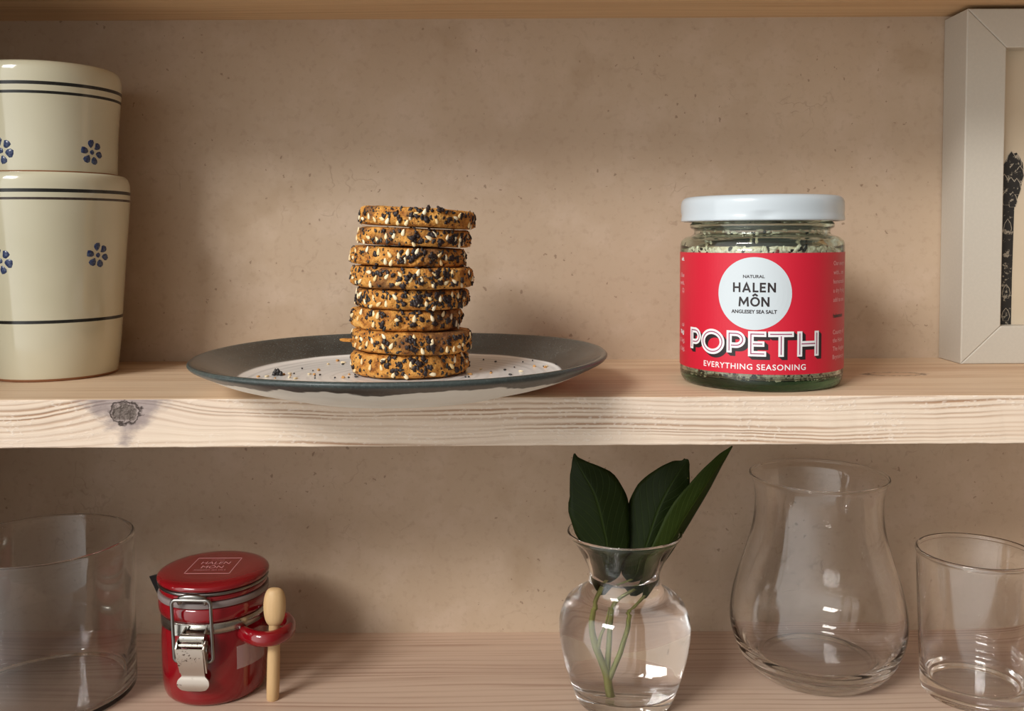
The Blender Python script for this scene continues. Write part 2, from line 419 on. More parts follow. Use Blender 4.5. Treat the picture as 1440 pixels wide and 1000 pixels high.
pot('ceramic_pot', (POTX - .3, POTY, 90.5),
    [(28.9, 0), (29.0, 5), (29.4, 15), (29.9, 22), (30.6, 30), (31.2, 35.5), (31.5, 40.4), (31.2, 43.9), (30.2, 46.2), (28.6, 47.0), (27.2, 45.8)],
    [(26.6, 42), (26, 25), (25, 8), (18, 5), (0, 4.5)],
    [(37.2, 1.45, 1), (33.4, 1.2, 1)], [(62, 9.2, 1.0), (-13, 8.8, 1.08), (137, 9, 1.0)],
    'shorter cream glazed pot stacked on the rim of the taller one, two dark stripes')

# ------------------------------------------------------------------ plate
def plate_mat():
    n = NT('slate_and_white_glaze'); p = n.obj(); x, y, z = n.sep(p)
    r = n.v_('LENGTH', n.comb(x, y, 0.0)); sw = n.noise(p, 30, 3)
    ang = n.m_('ARCTAN2', y, x)
    # throwing spirals with grey brush marks on the white well
    spir = n.m_('SINE', n.m_('ADD', n.m_('MULTIPLY', n.m_('ADD', r, n.m_('MULTIPLY', n.noise(p, 12, 2), .006)), 1350.0), ang))
    sm = n.m_('MULTIPLY', n.rng(spir, .1, 1.0), n.rng(n.noise(n.comb(n.m_('MULTIPLY', r, 60.0), n.m_('MULTIPLY', ang, 1.2), 0.0), 1.0, 3), .35, .7, .15, .9))
    white = n.mix(n.m_('MULTIPLY', sm, .45), (.90, .89, .87), (.36, .355, .35))
    slate = n.mix(n.rng(n.noise(p, 34, 4, .6), .35, .7), (.012, .014, .014), (.040, .046, .045))
    slate = n.mix(n.rng(n.noise(p, 1500, 2), .58, .75, 0, .55), slate, (.17, .20, .20))
    pale = n.rng(n.m_('SUBTRACT', r, n.m_('MULTIPLY', sw, .006)), .0765, .0805, 0, .65)
    slate = n.mix(n.m_('MULTIPLY', pale, n.noise(p, 900, 3)), slate, (.10, .135, .13))
    er = n.m_('ADD', r, n.m_('MULTIPLY', n.m_('SUBTRACT', n.noise(p, 20, 2), .5), .003))
    top = n.mix(n.rng(er, .0650, .0662), white, slate)
    # outer underside: biscuit white, the slate glaze running over the lip to a ragged line
    drip = n.noise(n.comb(n.m_('MULTIPLY', x, 1.0), n.m_('MULTIPLY', y, 1.0), 0.0), 22, 4, .6)
    ed = n.m_('ADD', .0098, n.m_('MULTIPLY', n.m_('SUBTRACT', drip, .5), -.014))
    und = n.mix(n.rng(n.noise(p, 60, 3), .4, .7, 0, .5), (.85, .81, .72), (.76, .71, .61))
    und = n.mix(n.rng(n.m_('SUBTRACT', z, ed), -.0002, .0004), und, slate)
    at = n.t.nodes.new('ShaderNodeAttribute'); at.attribute_name = 'under'
    c = n.mix(at.outputs['Fac'], top, und)
    n.bump(n.m_('ADD', n.m_('MULTIPLY', spir, .15), n.noise(p, 200, 2)), .08, .0008)
    return n.set(Base_Color=c, Roughness=n.rng(at.outputs['Fac'], 0, 1, .20, .36), Specular_IOR_Level=.45, Coat_Weight=.08, Coat_Roughness=.08)
PLX, PLY = -45.2, 386.0; PR = 83.6
outer = spl([(46.5, 0), (48, .3), (52, 1.7), (62, 4.0), (71, 6.9), (78, 10.2), (82.2, 12.3), (83.5, 13.3), (83.7, 14.1), (83.0, 14.8)], 5)
inner = spl([(82.0, 14.8), (79.5, 13.6), (74, 10.9), (69, 8.3), (65.5, 6.7), (61, 5.8), (50, 5.3), (25, 5.1), (0, 5.1)], 5)
prof = [(0, 1.2), (43, 1.2), (44, 0)] + outer + inner
m = MB().lathe(prof, 144)
def warp(x, y, z):
    r = math.hypot(x, y) / PR; k = max(0, (r - .5) / .5)
    return (x, y, z + k * (x / PR) * .3 + k * .35 * math.sin(3 * math.atan2(y, x) + .6))
m.xf(warp)
plate = m.build('dinner_plate', plate_mat(), loc=(PLX, PLY, 0))
at = plate.data.attributes.new('under', 'FLOAT', 'POINT'); nn = 3 + len(outer)
vals = []
for j, (r, z) in enumerate(prof): vals += [1.0 if j < nn - 2 else 0.0] * (1 if r < 1e-6 else 144)
at.data.foreach_set('value', vals[:len(plate.data.vertices)])
tag(plate, 'stoneware plate with slate grey rim and white centre under the stack of biscuits', 'plate')

# ------------------------------------------------------------------ seeds
def seed_mesh(name, L, W, T, mat, rough=.0, seed=0):
    rnd = random.Random(seed); m = MB(); nu, nv = 8, 10; vv = [(0, 0, L / 2)]; ff = []
    for i in range(1, nv):
        t = i / nv; z = L / 2 * math.cos(math.pi * t)
        ww = math.sin(math.pi * t) * (1 + .38 * (-math.cos(math.pi * t))) * .88
        for k in range(nu):
            a = 2 * math.pi * k / nu; q = 1 + rnd.uniform(-rough, rough)
            vv.append((math.cos(a) * W / 2 * ww * q, math.sin(a) * T / 2 * ww * q, z * q))
    vv.append((0, 0, -L / 2)); e = len(vv) - 1
    for k in range(nu):
        ff.append((0, 1 + k, 1 + (k + 1) % nu)); ff.append((e, e - nu + (k + 1) % nu, e - nu + k))
        for i in range(nv - 2): a = 1 + i * nu; ff.append((a + k, a + (k + 1) % nu, a + nu + (k + 1) % nu, a + nu + k))
    m.add(vv, ff); return m
def seed_mat(name, a, b, rough):
    n = NT(name); i = n.t.nodes.new('ShaderNodeObjectInfo')
    c = n.mix(i.outputs['Random'], a, b); return n.set(Base_Color=c, Roughness=rough)
M['sesame'] = seed_mat('toasted_sesame', (.80, .58, .27), (.92, .80, .56), .35)
M['black_seed'] = seed_mat('black_sesame', (.008, .008, .010), (.030, .024, .022), .45)
M['crumb'] = seed_mat('orange_crumb', (.50, .22, .06), (.70, .40, .14), .7)
M['chip'] = simple('dark_onion_flake', (.020, .009, .008), .55)
def hide_proto(mb, name, mat):
    o = mb.build(name, mat); me = o.data; bpy.data.objects.remove(o); return me
ME_SES = [hide_proto(seed_mesh('s', 2.7, 1.65, .9, None, .03, k), 'sesame_seed', M['sesame']) for k in range(3)]
ME_BLK = [hide_proto(seed_mesh('b', 2.3, 1.5, 1.0, None, .12, 10 + k), 'black_seed', M['black_seed']) for k in range(3)]
ME_FLK = [hide_proto(seed_mesh('f', 2.6, 2.3, 1.3, None, .42, 30 + k), 'onion_flake', M['chip']) for k in range(3)]
ME_CRB = [hide_proto(seed_mesh('c', 1.5, 1.3, 1.0, None, .35, 20 + k), 'crumb', M['crumb']) for k in range(3)]
ME_POP = [hide_proto(seed_mesh('p', .95, .85, .8, None, .15, 40), 'poppy_seed', M['black_seed'])]
def place(me, name, parent, loc, nrm, spin, tilt=0, s=1.0):
    o = bpy.data.objects.new(name, me); COL.objects.link(o); o.parent = parent
    z = Vector(nrm).normalized(); up = Vector((0, 0, 1)) if abs(z.z) < .95 else Vector((1, 0, 0))
    x = up.cross(z).normalized(); y = z.cross(x)
    # seed lies with its thin axis along the surface normal
    L = (x * math.cos(spin) + y * math.sin(spin)); Wd = z.cross(L)
    mt = Matrix((Wd, z, L)).transposed().to_4x4()
    o.matrix_local = Matrix.Translation(Vector(loc) * MM) @ mt @ Matrix.Scale(s, 4); return o

# ------------------------------------------------------------------ biscuits
def biscuit_mat():
    n = NT('baked_cheese_biscuit'); p = n.obj()
    i = n.t.nodes.new('ShaderNodeObjectInfo')
    q = n.v_('ADD', p, n.comb(n.m_('MULTIPLY', i.outputs['Random'], 3.0), 0.0, 0.0))
    c = n.ramp(n.noise(q, 210, 5, .72), (.32, (.16, .045, .012)), (.43, (.50, .19, .032)), (.57, (.72, .34, .070)), (.76, (.80, .48, .16)))
    dk = n.rng(n.noise(q, 70, 3, .6), .52, .66, 0, .8)
    c = n.mix(dk, c, (.13, .05, .022))
    sp = n.m_('MULTIPLY', n.m_('LESS_THAN', n.voro(q, 520), .26), n.rng(n.sep(n.voro(q, 520, out='Color'))[0], .55, .56))
    c = n.mix(n.m_('MULTIPLY', sp, .85), c, (.018, .012, .012))
    h = n.m_('ADD', n.noise(q, 260, 5, .7), n.m_('MULTIPLY', n.noise(q, 900, 3, .6), .4))
    n.bump(h, 1.0, .0017)
    return n.set(Base_Color=c, Roughness=.72, Specular_IOR_Level=.35)
M['biscuit'] = biscuit_mat()
def biscuit_body(Rc, th, seed):
    prof = [(0, 0), (8, 0), (16, 0), (21, .05), (23, .3), (24.1, 1.0), (24.6, 2.2), (24.7, 3.6), (24.6, 5.2), (24.4, 6.6), (23.9, 7.7), (22.8, 8.3), (20.5, 8.5), (16, 8.5), (12, 8.5), (8, 8.5), (4, 8.5), (0, 8.5)]
    prof = spl([(r * Rc / 24.7, z * th / 8.5) for r, z in prof], 3); prof = [(max(r, 0), z) for r, z in prof]; prof[0] = (0, 0); prof[-1] = (0, th)
    m = MB().lathe(prof, 160)
    def f(x, y, z):
        r = math.hypot(x, y); a = math.atan2(y, x)
        if r < 1e-6: return (x, y, z)
        V = Vector((x, y, z)) * 1.0 + Vector((seed * 31, 0, 0))
        d = noise.noise(V * .16) * 1.0 + noise.noise(V * .42) * .75 + noise.noise(V * 1.1) * .42
        k = min(1, r / Rc) ** 4
        dz = (noise.noise(V * .13 + Vector((9, 9, 9))) * .55 + noise.noise(V * .6) * .25) * k
        if z < th * .3: dz = max(dz, -.1) * .6
        return (x * (1 + d * k / r), y * (1 + d * k / r), z + dz)
    m.xf(f); return m
# (centre x, centre y, base z, radius, thickness, roll degrees, share of dark coating)
BIS = [(-43.3, 395.5, 5.4, 24.4, 9.4, .3, .45), (-42.0, 395.0, 15.0, 24.8, 8.9, 2.0, .40), (-44.4, 395.8, 24.1, 23.0, 8.6, 1.4, .30), (-41.7, 395.0, 32.9, 23.2, 8.2, 1.3, .8),
       (-41.6, 394.6, 41.3, 25.2, 8.6, 1.4, .5), (-43.4, 395.2, 50.2, 23.7, 7.6, 2.3, .45), (-40.7, 395.6, 58.3, 23.4, 7.2, 2.7, .5), (-39.5, 395.0, 66.0, 23.8, 7.6, 3.2, .4)]
ORD = ['bottom biscuit of the stack, lying on the white centre of the plate', 'second biscuit from the bottom, with a pale crumb sticking out at its left edge', 'third biscuit from the bottom, mostly bare orange crumb with few seeds',
       'fourth biscuit from the bottom, edge thickly coated in black seeds', 'fifth biscuit from the bottom, the widest of the upper half, crumbly orange left side', 'sixth biscuit from the bottom, with pale seeds along its right side', 'second biscuit from the top, thin and pushed slightly right',
       'topmost biscuit of the stack, sloping down to the right']
for bi, (bx, by, bz, br, bt, roll, dark) in enumerate(BIS):
    rnd = random.Random(100 + bi)
    root = empty('seeded_biscuit', (bx, by, bz), ORD[bi], 'biscuit', 'stacked seeded biscuits')
    root.rotation_euler = (R(rnd.uniform(-.4, .4)), R(roll), 0)
    body = biscuit_body(br, bt, bi + 1).build('biscuit_base', M['biscuit'], root)
    from mathutils.bvhtree import BVHTree
    tree = BVHTree.FromPolygons([v.co for v in body.data.vertices], [tuple(p.vertices) for p in body.data.polygons])
    def surf(a, z):
        d = Vector((math.cos(a), math.sin(a), 0)); hit = tree.ray_cast(Vector((0, 0, z * MM)) + d * .05, -d)
        if hit[0] is None: return None
        n1 = hit[1] if hit[1].dot(d) > 0 else -hit[1]
        return hit[0] / MM, (n1 * .4 + d * .9)
    used = []
    def scatter(mes, name, num, zlo, zhi, off, amin, s0, s1, arc=None):
        k = 0; tries = 0
        while k < num and tries < num * 12:
            tries += 1; a = rnd.uniform(0, 2 * math.pi) if arc is None else rnd.gauss(*arc); z = rnd.uniform(zlo, zhi) * bt
            if any(abs(math.atan2(math.sin(a - u), math.cos(a - u))) * br < amin and abs(z - v) < amin for u, v in used): continue
            hn = surf(a, z)
            if hn is None: continue
            used.append((a, z)); loc, nr = hn
            place(rnd.choice(mes), name, root, loc + Vector(nr).normalized() * off, nr, rnd.uniform(0, 3.14) if rnd.random() < .5 else rnd.gauss(math.pi / 2, .5), s=rnd.uniform(s0, s1)); k += 1
    scatter(ME_SES, 'sesame_seed', int(rnd.uniform(36, 44) * (.6 if bi == 2 else 1)), .14, .86, .18, 2.2, .92, 1.12)
    scatter(ME_BLK, 'black_seed', int(22 + 70 * dark * dark), .1, .95, .18, 1.0, .65, 1.0)
    scatter(ME_FLK, 'onion_flake', int(8 + 14 * dark), .1, .95, .1, .8, .6, 1.1)
    scatter(ME_FLK, 'onion_flake', int(12 + 34 * dark), .25, 1.0, .2, .5, .5, 1.05, (R(-62), .45))
    # fine poppy seeds: nobody could count them
    pm = MB(); base = seed_mesh('p', .75, .7, .65, None, .1, 3)
    for _ in range(int(90 + 140 * dark)):
        a = rnd.uniform(0, 2 * math.pi); hn = surf(a, rnd.uniform(.05, .97) * bt)
        if hn is None: continue
        loc, nr = hn; s = rnd.uniform(.7, 1.25); c = loc + Vector(nr).normalized() * .05
        pm.add([(q[0] * s + c.x, q[1] * s + c.y, q[2] * s + c.z) for q in base.v], base.f)
    po = pm.build('poppy_seeds', M['black_seed'], root, recalc=False); po['kind'] = 'stuff'
    if bi == 1:
        c = MB(); q = biscuit_body(2.6, 1.3, 50); c.v = q.v; c.f = q.f; c.mi = q.mi
        c.xf(lambda x, y, z: (x * 1.3 - 25.6, y * .7 - 3, z + 2.6)); c.build('crumb', M['biscuit'], root)

# loose crumbs and seeds on the plate: (px, py) of the photograph turned into millimetres once, kept as places on the plate
rnd = random.Random(5)
ORDN = ['', 'second ', 'third ', 'fourth ', 'fifth ', 'sixth ', 'seventh ', 'eighth ', 'ninth ', 'tenth ', 'eleventh ']
def plate_z(x, y):
    r = math.hypot(x - PLX, y - PLY)
    for a, b in zip(inner[::-1], inner[::-1][1:]):
        if a[0] <= r <= b[0]:
            t = (r - a[0]) / max(b[0] - a[0], 1e-6); z = a[1] + (b[1] - a[1]) * t; break
    else: z = 5.1
    x0, y0 = x - PLX, y - PLY; k = max(0, (r / PR - .5) / .5)
    return z + k * (x0 / PR) * .3 + k * .35 * math.sin(3 * math.atan2(y0, x0) + .6)
LOOSE = [  # kind, x, y
 ('o', -103.2, 381.5), ('s', -99.8, 382.5), ('k', -96.6, 386.2), ('s', -92.5, 391.0), ('p', -90.8, 391.0), ('s', -90.3, 380.8), ('o', -91.2, 386.5), ('p', -90.5, 405.0),
 ('p', -84.6, 399.0), ('o', -82.5, 400.5), ('s', -84.0, 389.5), ('o', -82.0, 389.0), ('p', -80.7, 384.3), ('p', -79.2, 387.2), ('p', -79.5, 378.5), ('s', -82.1, 419.5),
 ('s', -76.2, 424.0), ('b', -75.4, 419.0), ('b', -73.0, 432.0), ('o', -79.6, 429.0), ('p', -68.0, 403.0), ('o', -67.5, 389.0), ('p', -71.6, 379.3), ('o', -68.2, 379.5),
 ('p', -66.1, 379.8), ('b', -63.3, 381.5), ('p', -64.9, 388.0), ('o', -95.7, 379.0), ('s', -87.0, 377.5), ('o', -94.5, 388.5),
 ('b', -7.5, 424), ('p', -13.2, 431.0), ('s', -13.5, 402.0), ('o', -17.9, 388.0), ('o', -17.1, 386.6), ('o', -8.9, 390.5), ('p', -8.9, 393.5), ('b', -3.2, 398.5), ('b', -.8, 384.4),
 ('s', 3.6, 393.0), ('p', .9, 405.5), ('o', 9.6, 405.0), ('p', 4.7, 419.0), ('p', 9.0, 419.5), ('p', 13.4, 402.5), ('s', 14.7, 402.3), ('o', 14.0, 400.3), ('p', 18.6, 402.0), ('p', -17.6, 379.6), ('p', -18.9, 379.4)]
sx = MB()
LBL = {'s': ('pale sesame seed', 'sesame seed', 'sesame_seed', 'loose pale sesame seeds'), 'b': ('black sesame seed', 'black seed', 'black_seed', 'loose black seeds'), 'p': ('tiny black poppy seed', 'poppy seed', 'poppy_seed', 'loose poppy seeds'),
       'o': ('orange biscuit crumb', 'crumb', 'crumb', 'loose biscuit crumbs'), 'k': ('clump of black seeds', 'seed clump', 'black_seed_clump', None)}
for k, x, y in LOOSE:
    z = plate_z(x, y); side = 'left' if x < -45 else 'right'
    lab, cat, nm, grp = LBL[k]
    if k == 'k':
        cm_ = MB()
        for (ax, ay, az) in ((-1.3, 0, .9), (.2, .3, 1.1), (1.5, -.1, .9), (.3, .1, 2.0), (-.8, .2, 1.9)):
            q = seed_mesh('b', 2.3, 1.7, 1.5, None, .2, int(ax * 7) + 30); cm_.add([(a * 1.1 + ax, b * 1.1 + ay, c * .9 + az) for a, b, c in q.v], q.f)
        tag(cm_.build(nm, M['black_seed'], loc=(x, y, z)), 'clump of black seeds lying on the left part of the plate', cat); continue
    me, hgt, s = {'s': (rnd.choice(ME_SES), .42, rnd.uniform(.75, 1)), 'b': (rnd.choice(ME_BLK), .45, rnd.uniform(.75, .95)), 'p': (ME_POP[0], .33, rnd.uniform(.75, 1.0)), 'o': (rnd.choice(ME_CRB), .35, rnd.uniform(.5, 1.1))}[k]
    o = place(me, nm, None, (x, y, z + hgt * s), (0, 0, 1), rnd.uniform(0, 3.14), s=s)
    peers = sorted(q[1] / q[2] for q in LOOSE if q[0] == k and (q[1] < -45) == (x < -45)); i_ = peers.index(x / y)
    first = 'leftmost' if i_ == 0 else ORDN[i_] + 'from the left'
    tag(o, '%s among the loose %s %s of the biscuits' % (first, lab + 's', side), cat, grp + ' on the ' + side + ' of the plate')

# ------------------------------------------------------------------ labelled jar
JX, JY = 105.7, 401.6
M['jar_glass'] = glass_mat('green_tinted_jar_glass', (.97, .99, .975), 1.5)
_g = M['jar_glass'].node_tree; _v = _g.nodes.new('ShaderNodeVolumeAbsorption'); _v.inputs['Color'].default_value = (.66, .80, .71, 1); _v.inputs['Density'].default_value = 125
_g.links.new(_v.outputs[0], next(q for q in _g.nodes if q.type == 'OUTPUT_MATERIAL').inputs['Volume'])
M['lid_white'] = simple('white_lacquered_lid', (.53, .59, .635), .22, Coat_Weight=.4)
jar = empty('seasoning_jar', (JX, JY, 0), 'glass jar of seeds with white lid and red wrap label on the middle shelf', 'jar')
go = spl([(0, 1.6), (20, 1.6), (28, 1.0), (30.2, 0), (31.8, .3), (33.0, 1.8), (33.55, 4.4), (33.6, 9)], 4)[:-1] + spl([(33.6, 9), (33.6, 30), (33.6, 54)], 3)[:-1] + \
     spl([(33.6, 54), (33.75, 57.0), (33.2, 59.6), (31.2, 61.3), (28.9, 62.0), (27.9, 63.0), (28.1, 64.3), (29.4, 65.1), (29.6, 66.6), (28.7, 67.6), (28.3, 70), (28.3, 75.5), (27.4, 76), (26.4, 75.4)], 5)
gi = spl([(26.4, 70), (26.3, 66), (25.9, 63), (27, 60.8), (30, 59.0), (31.4, 56.5), (31.6, 53)], 4)[:-1] + spl([(31.6, 53), (31.6, 9), (31.0, 6), (28.5, 4.2), (20, 3.6), (0, 3.6)], 4)
MB().lathe(go + gi, 128).build('glass_body', M['jar_glass'], jar)
def lugs(a, r, z):
    a = (a + .22) % (math.pi / 2)
    if a > math.pi / 4: a -= math.pi / 2
    g = math.exp(-(a / .14) ** 2)
    if z < 71.8 and r > 32: return (r - .9 * g * (1 - max(0, z - 69.5) / 2.3), z)
    return (r, z)
lp = spl([(31.9, 70), (32.3, 68.4), (33.1, 67.7), (33.85, 68.1), (33.8, 69.2), (33.55, 70.5), (33.5, 72), (33.5, 74.6), (33.1, 76.5), (32.0, 77.7), (30.4, 78.1), (28.8, 77.7), (27.5, 77.2), (15, 77.4), (0, 77.5)], 5)
MB().lathe(lp + [(0, 76.6), (27, 76.4), (31, 76.6), (32.3, 75), (31.9, 70)], 192, shape=lugs).build('lid', M['lid_white'], jar)

JA = R(-18.8); LR = 33.72
def WR(x, z, e=0.0, r0=LR):
    rr = r0 + e; a = JA + x / r0; return (rr * math.sin(a), -rr * math.cos(a), z)
def label_mat(name, col, rough=.42): return simple(name, col, rough, Specular_IOR_Level=.4)
M['red_paper'] = label_mat('red_label_paper', (.58, .014, .036)); M['white_ink'] = label_mat('white_ink', (.78, .77, .78)); M['black_ink'] = label_mat('black_ink', (.022, .014, .016))
M['pink_ink'] = label_mat('plum_inline_ink', (.30, .05, .13)); M['disc_white'] = label_mat('cool_white_paper', (.57, .63, .67)); M['soft_ink'] = label_mat('pale_pink_ink', (.80, .42, .44))
lb = MB(); N = 150; half = math.pi * LR * .985
vv = []
for i in range(N + 1):
    x = -half + 2 * half * i / N; vv += [WR(x, 7.3, -.02), WR(x, 55.0, -.02), WR(x, 55.0, .07), WR(x, 7.3, .07)]
ff = []
for i in range(N):
    for j in range(4): a = i * 4 + j; b = i * 4 + (j + 1) % 4; ff.append((a, b, b + 4, a + 4))
lb.add(vv, ff, 0)
def add_text(mb, body, x, z, width, cap, mi, e, bold=0, align='CENTER', sp=1.0):
    v, f = text_fit(body, width, cap, bold, align, sp); mb.add([WR(x + a, z + b + .5, e) for a, b in v], f, mi)
# block letters drawn as strokes (position in mm along the label)
def arc(cx, cz, rx, rz, a0, a1, n=20): return [(cx + rx * math.cos(R(a0 + (a1 - a0) * i / n)), cz + rz * math.sin(R(a0 + (a1 - a0) * i / n))) for i in range(n + 1)]
H_ = 9.9; Z0 = 14.4; SW = 2.15
def letters():
    h = SW / 2; b, t = h, H_ - h; out = []
    def P(x, w_): return [[(x + h, b), (x + h, t), (x + w_ * .5, t)] + arc(x + w_ * .5, (t + 4.1) / 2, w_ * .5 - h, (t - 4.1) / 2, 90, -90, 14) + [(x + h, 4.1)]]
    out += P(-30.2, 7.0)
    out.append(arc(-17.4, H_ / 2, 5.7 - h, H_ / 2 - h + .15, 0, 360, 40))
    out += P(-10.8, 7.6)
    x = -2.2; out += [[(x + 6.9, t), (x + h, t), (x + h, b), (x + 6.9, b)], [(x + h, H_ / 2), (x + 6.2, H_ / 2)]]
    x = 5.4; out += [[(x, t), (x + 10.0, t)], [(x + 5.0, t), (x + 5.0, 0)]]
    x = 16.8; out += [[(x + h, 0), (x + h, H_)], [(x + 8.8, 0), (x + 8.8, H_)], [(x + h, H_ / 2), (x + 8.8, H_ / 2)]]
    return out
def strokes(mb, polys, wd, mi, e, dx=0, dz=0, trim=0.0):
    for pl in polys:
        pts = []
        for a, b in zip(pl, pl[1:]):
            nseg = max(1, int(math.dist(a, b) / 1.2)); pts += [(a[0] + (b[0] - a[0]) * k / nseg, a[1] + (b[1] - a[1]) * k / nseg) for k in range(nseg)]
        pts.append(pl[-1]); h = wd / 2
        closed = math.dist(pl[0], pl[-1]) < .01; L_, R_ = [], []
        for i, p in enumerate(pts):
            q0 = pts[i - 1] if i else (pts[-2] if closed else p); q1 = pts[i + 1] if i < len(pts) - 1 else (pts[1] if closed else p)
            d0 = Vector((p[0] - q0[0], p[1] - q0[1])); d1 = Vector((q1[0] - p[0], q1[1] - p[1]))
            if d0.length < 1e-6: d0 = d1
            if d1.length < 1e-6: d1 = d0
            d0.normalize(); d1.normalize(); t = (d0 + d1).normalized(); nrm = Vector((-t.y, t.x)); k = min(2.0, 1 / max(.3, nrm.dot(Vector((-d0.y, d0.x)))))
            ext = Vector((0, 0))
            if not closed and i == 0: ext = t * trim
            if not closed and i == len(pts) - 1: ext = -t * trim
            c = Vector(p) + ext; L_.append(c + nrm * h * k); R_.append(c - nrm * h * k)
        vv = []
        for a, b in zip(L_, R_): vv += [WR(a.x + dx, a.y + Z0 + dz, e), WR(b.x + dx, b.y + Z0 + dz, e)]
        mb.add(vv, [(2 * i, 2 * i + 1, 2 * i + 3, 2 * i + 2) for i in range(len(pts) - 1)], mi)
LT = letters()
# every stroke's own ends finish square at the outline
for k in range(9):
    q = k / 8; strokes(lb, LT, SW, 2, .10 + .004 * (8 - k), .25 + 1.25 * q, -.25 - 1.05 * q, -.0)
strokes(lb, LT, SW, 1, .17); strokes(lb, LT, .42, 3, .21, trim=.75)
add_text(lb, 'EVERYTHING SEASONING', -.5, 9.7, 42.2, 2.25, 1, .12, .12, sp=1.12)
for z, t, mi in ((50.2, 'Our everyt', 4), (46.6, 'with... see', 4), (42.9, 'homemade', 4), (39.3, 'a dry frying', 4), (35.6, 'add to avo', 4), (29.2, 'halenmon', 2), (22.6, 'Country of', 4), (19.3, 'the Halen', 4), (15.9, 'The Anglese', 4), (12.6, 'Brynsiencyn', 4)):
    add_text(lb, t, 35.4, z, None, 1.75, mi, .12, .05 if mi == 4 else .35, 'LEFT')
for z, t, b in ((51.8, 'salt.', .3), (45.0, 's, Blue', 0), (41.8, 'seeds,', 0), (38.6, '(2)', 0), (24.2, 'ical', 0), (21.0, '70kg)', .3), (17.5, 's 0.1kg),', 0), (14.0, 'n 2.6g),', 0)):
    add_text(lb, t, -36.6 + (.9 if z < 20 else 0), z, None, 1.75, 4 if not b else 1, .12, .05 + b, 'RIGHT')
lab = lb.build('label', [M['red_paper'], M['white_ink'], M['black_ink'], M['pink_ink'], M['soft_ink']], jar, smooth=False, recalc=False)
lab['label'] = 'red paper wrap label with white lettering'
dm = MB(); K = 72; vv = [WR(0, 39.1, .10)]; ff = []
DR = 14.5; rings = 8
for q in range(1, rings + 1):
    for k in range(K):
        a = 2 * math.pi * k / K; vv.append(WR(DR * q / rings * math.cos(a), 39.1 + (DR - .2) * q / rings * math.sin(a), .10))
for k in range(K):
    ff.append((0, 1 + k, 1 + (k + 1) % K))
    for q in range(rings - 1): a = 1 + q * K; ff.append((a + k, a + K + k, a + K + (k + 1) % K, a + (k + 1) % K))
dm.add(vv, ff, 0)
add_text(dm, 'NATURAL', -.2, 45.3, 8.3, 1.25, 1, .14, .25); 
def word(items, x0, z0, h, wd, mi):
    for dx, pls in items: strokes(dm, [[(x0 + dx + a, z0 + b * h - Z0) for a, b in pl] for pl in pls], wd, mi, .14)
hw = .37; lo_, hi_ = hw / 3.75, 1 - hw / 3.75
def L_H(w): return [[(hw, 0), (hw, 1)], [(w - hw, 0), (w - hw, 1)], [(hw, .5), (w - hw, .5)]]
def L_A(w): return [[(hw, 0), (w / 2, 1 - lo_ * .6), (w - hw, 0)], [(w * .24, .28), (w * .76, .28)]]
def L_L(w): return [[(hw, 1), (hw, lo_), (w, lo_)]]
def L_E(w): return [[(w, hi_), (hw, hi_), (hw, lo_), (w, lo_)], [(hw, .51), (w * .92, .51)]]
def L_N(w): return [[(hw, 0), (hw, 1)], [(w - hw, 0), (w - hw, 1)], [(hw * 1.2, .93), (w - hw * 1.2, .07)]]
def L_M(w): return [[(hw * .9, 0), (hw * 1.6, 1)], [(w - hw * .9, 0), (w - hw * 1.6, 1)], [(hw * 1.6, .92), (w / 2, .30), (w - hw * 1.6, .92)]]
def L_O(w): return [arc(w / 2, .5, w / 2 - hw, .5 - lo_, 0, 360, 32), [(w * .24, 1.10), (w / 2, 1.27), (w * .76, 1.10)]]
word([(0, L_H(3.0)), (3.6, L_A(3.5)), (7.7, L_L(2.2)), (10.4, L_E(2.3)), (13.4, L_N(3.1))], -8.3, 39.6, 3.8, .74, 1)
word([(0, L_M(4.0)), (4.5, L_O(3.7)), (8.7, L_N(3.1))], -6.0, 34.0, 3.8, .74, 1)
add_text(dm, 'ANGLESEY SEA SALT', -.1, 31.5, 17.6, 1.45, 1, .14, .32)
dd = dm.build('logo_disc', [M['disc_white'], M['black_ink']], lab, smooth=False, recalc=False); dd['label'] = 'round pale disc with dark lettering'

# the seasoning inside: countless seeds, one heap
def mixmat():
    n = NT('mixed_seed_fill'); p = n.obj(); v = n.t.nodes.new('ShaderNodeTexVoronoi'); n.L(p, v.inputs['Vector']); v.inputs['Scale'].default_value = 520
    rx = n.sep(v.outputs['Color'])[0]
    c = n.ramp(rx, (0, (.82, .72, .50)), (.35, (.74, .62, .40)), (.62, (.88, .80, .60)), (.76, (.03, .025, .02)), (.9, (.80, .70, .50)), interp='CONSTANT')
    n.bump(v.outputs['Distance'], -1.0, .001); return n.set(Base_Color=c, Roughness=.5)
M['mix'] = mixmat(); M['fill_cream'] = simple('pale_seed', (.90, .83, .64), .45); M['fill_black'] = simple('black_seed_fill', (.012, .012, .012), .45); M['fill_red'] = simple('red_flake', (.25, .02, .015), .5)
fm = MB().lathe([(0, 3.9), (27, 4.4), (30.2, 6.6), (30.9, 9), (30.9, 53), (30.6, 56.5), (28.8, 57.9), (24, 58.6), (12, 59.4), (0, 59.8)], 64)
rnd = random.Random(11); sd = [seed_mesh('q', 2.8, 1.7, 1.0, None, .15, 60 + k) for k in range(4)]
def one(cx, r, z, nr):
    a = cx; q = rnd.choice(sd); Mx = Matrix.Rotation(rnd.uniform(0, 6.28), 3, 'Y'); Mz = Matrix.Rotation(a - math.pi / 2, 3, 'Z'); s = rnd.uniform(.7, 1.1)
    k = rnd.random(); mi = 2 if k < .17 else (3 if k < .19 else 1); c = Vector((r * math.cos(a), r * math.sin(a), z))
    fm.add([tuple(Mz @ (Mx @ Vector(v)) * s + c) for v in q.v], q.f, mi)
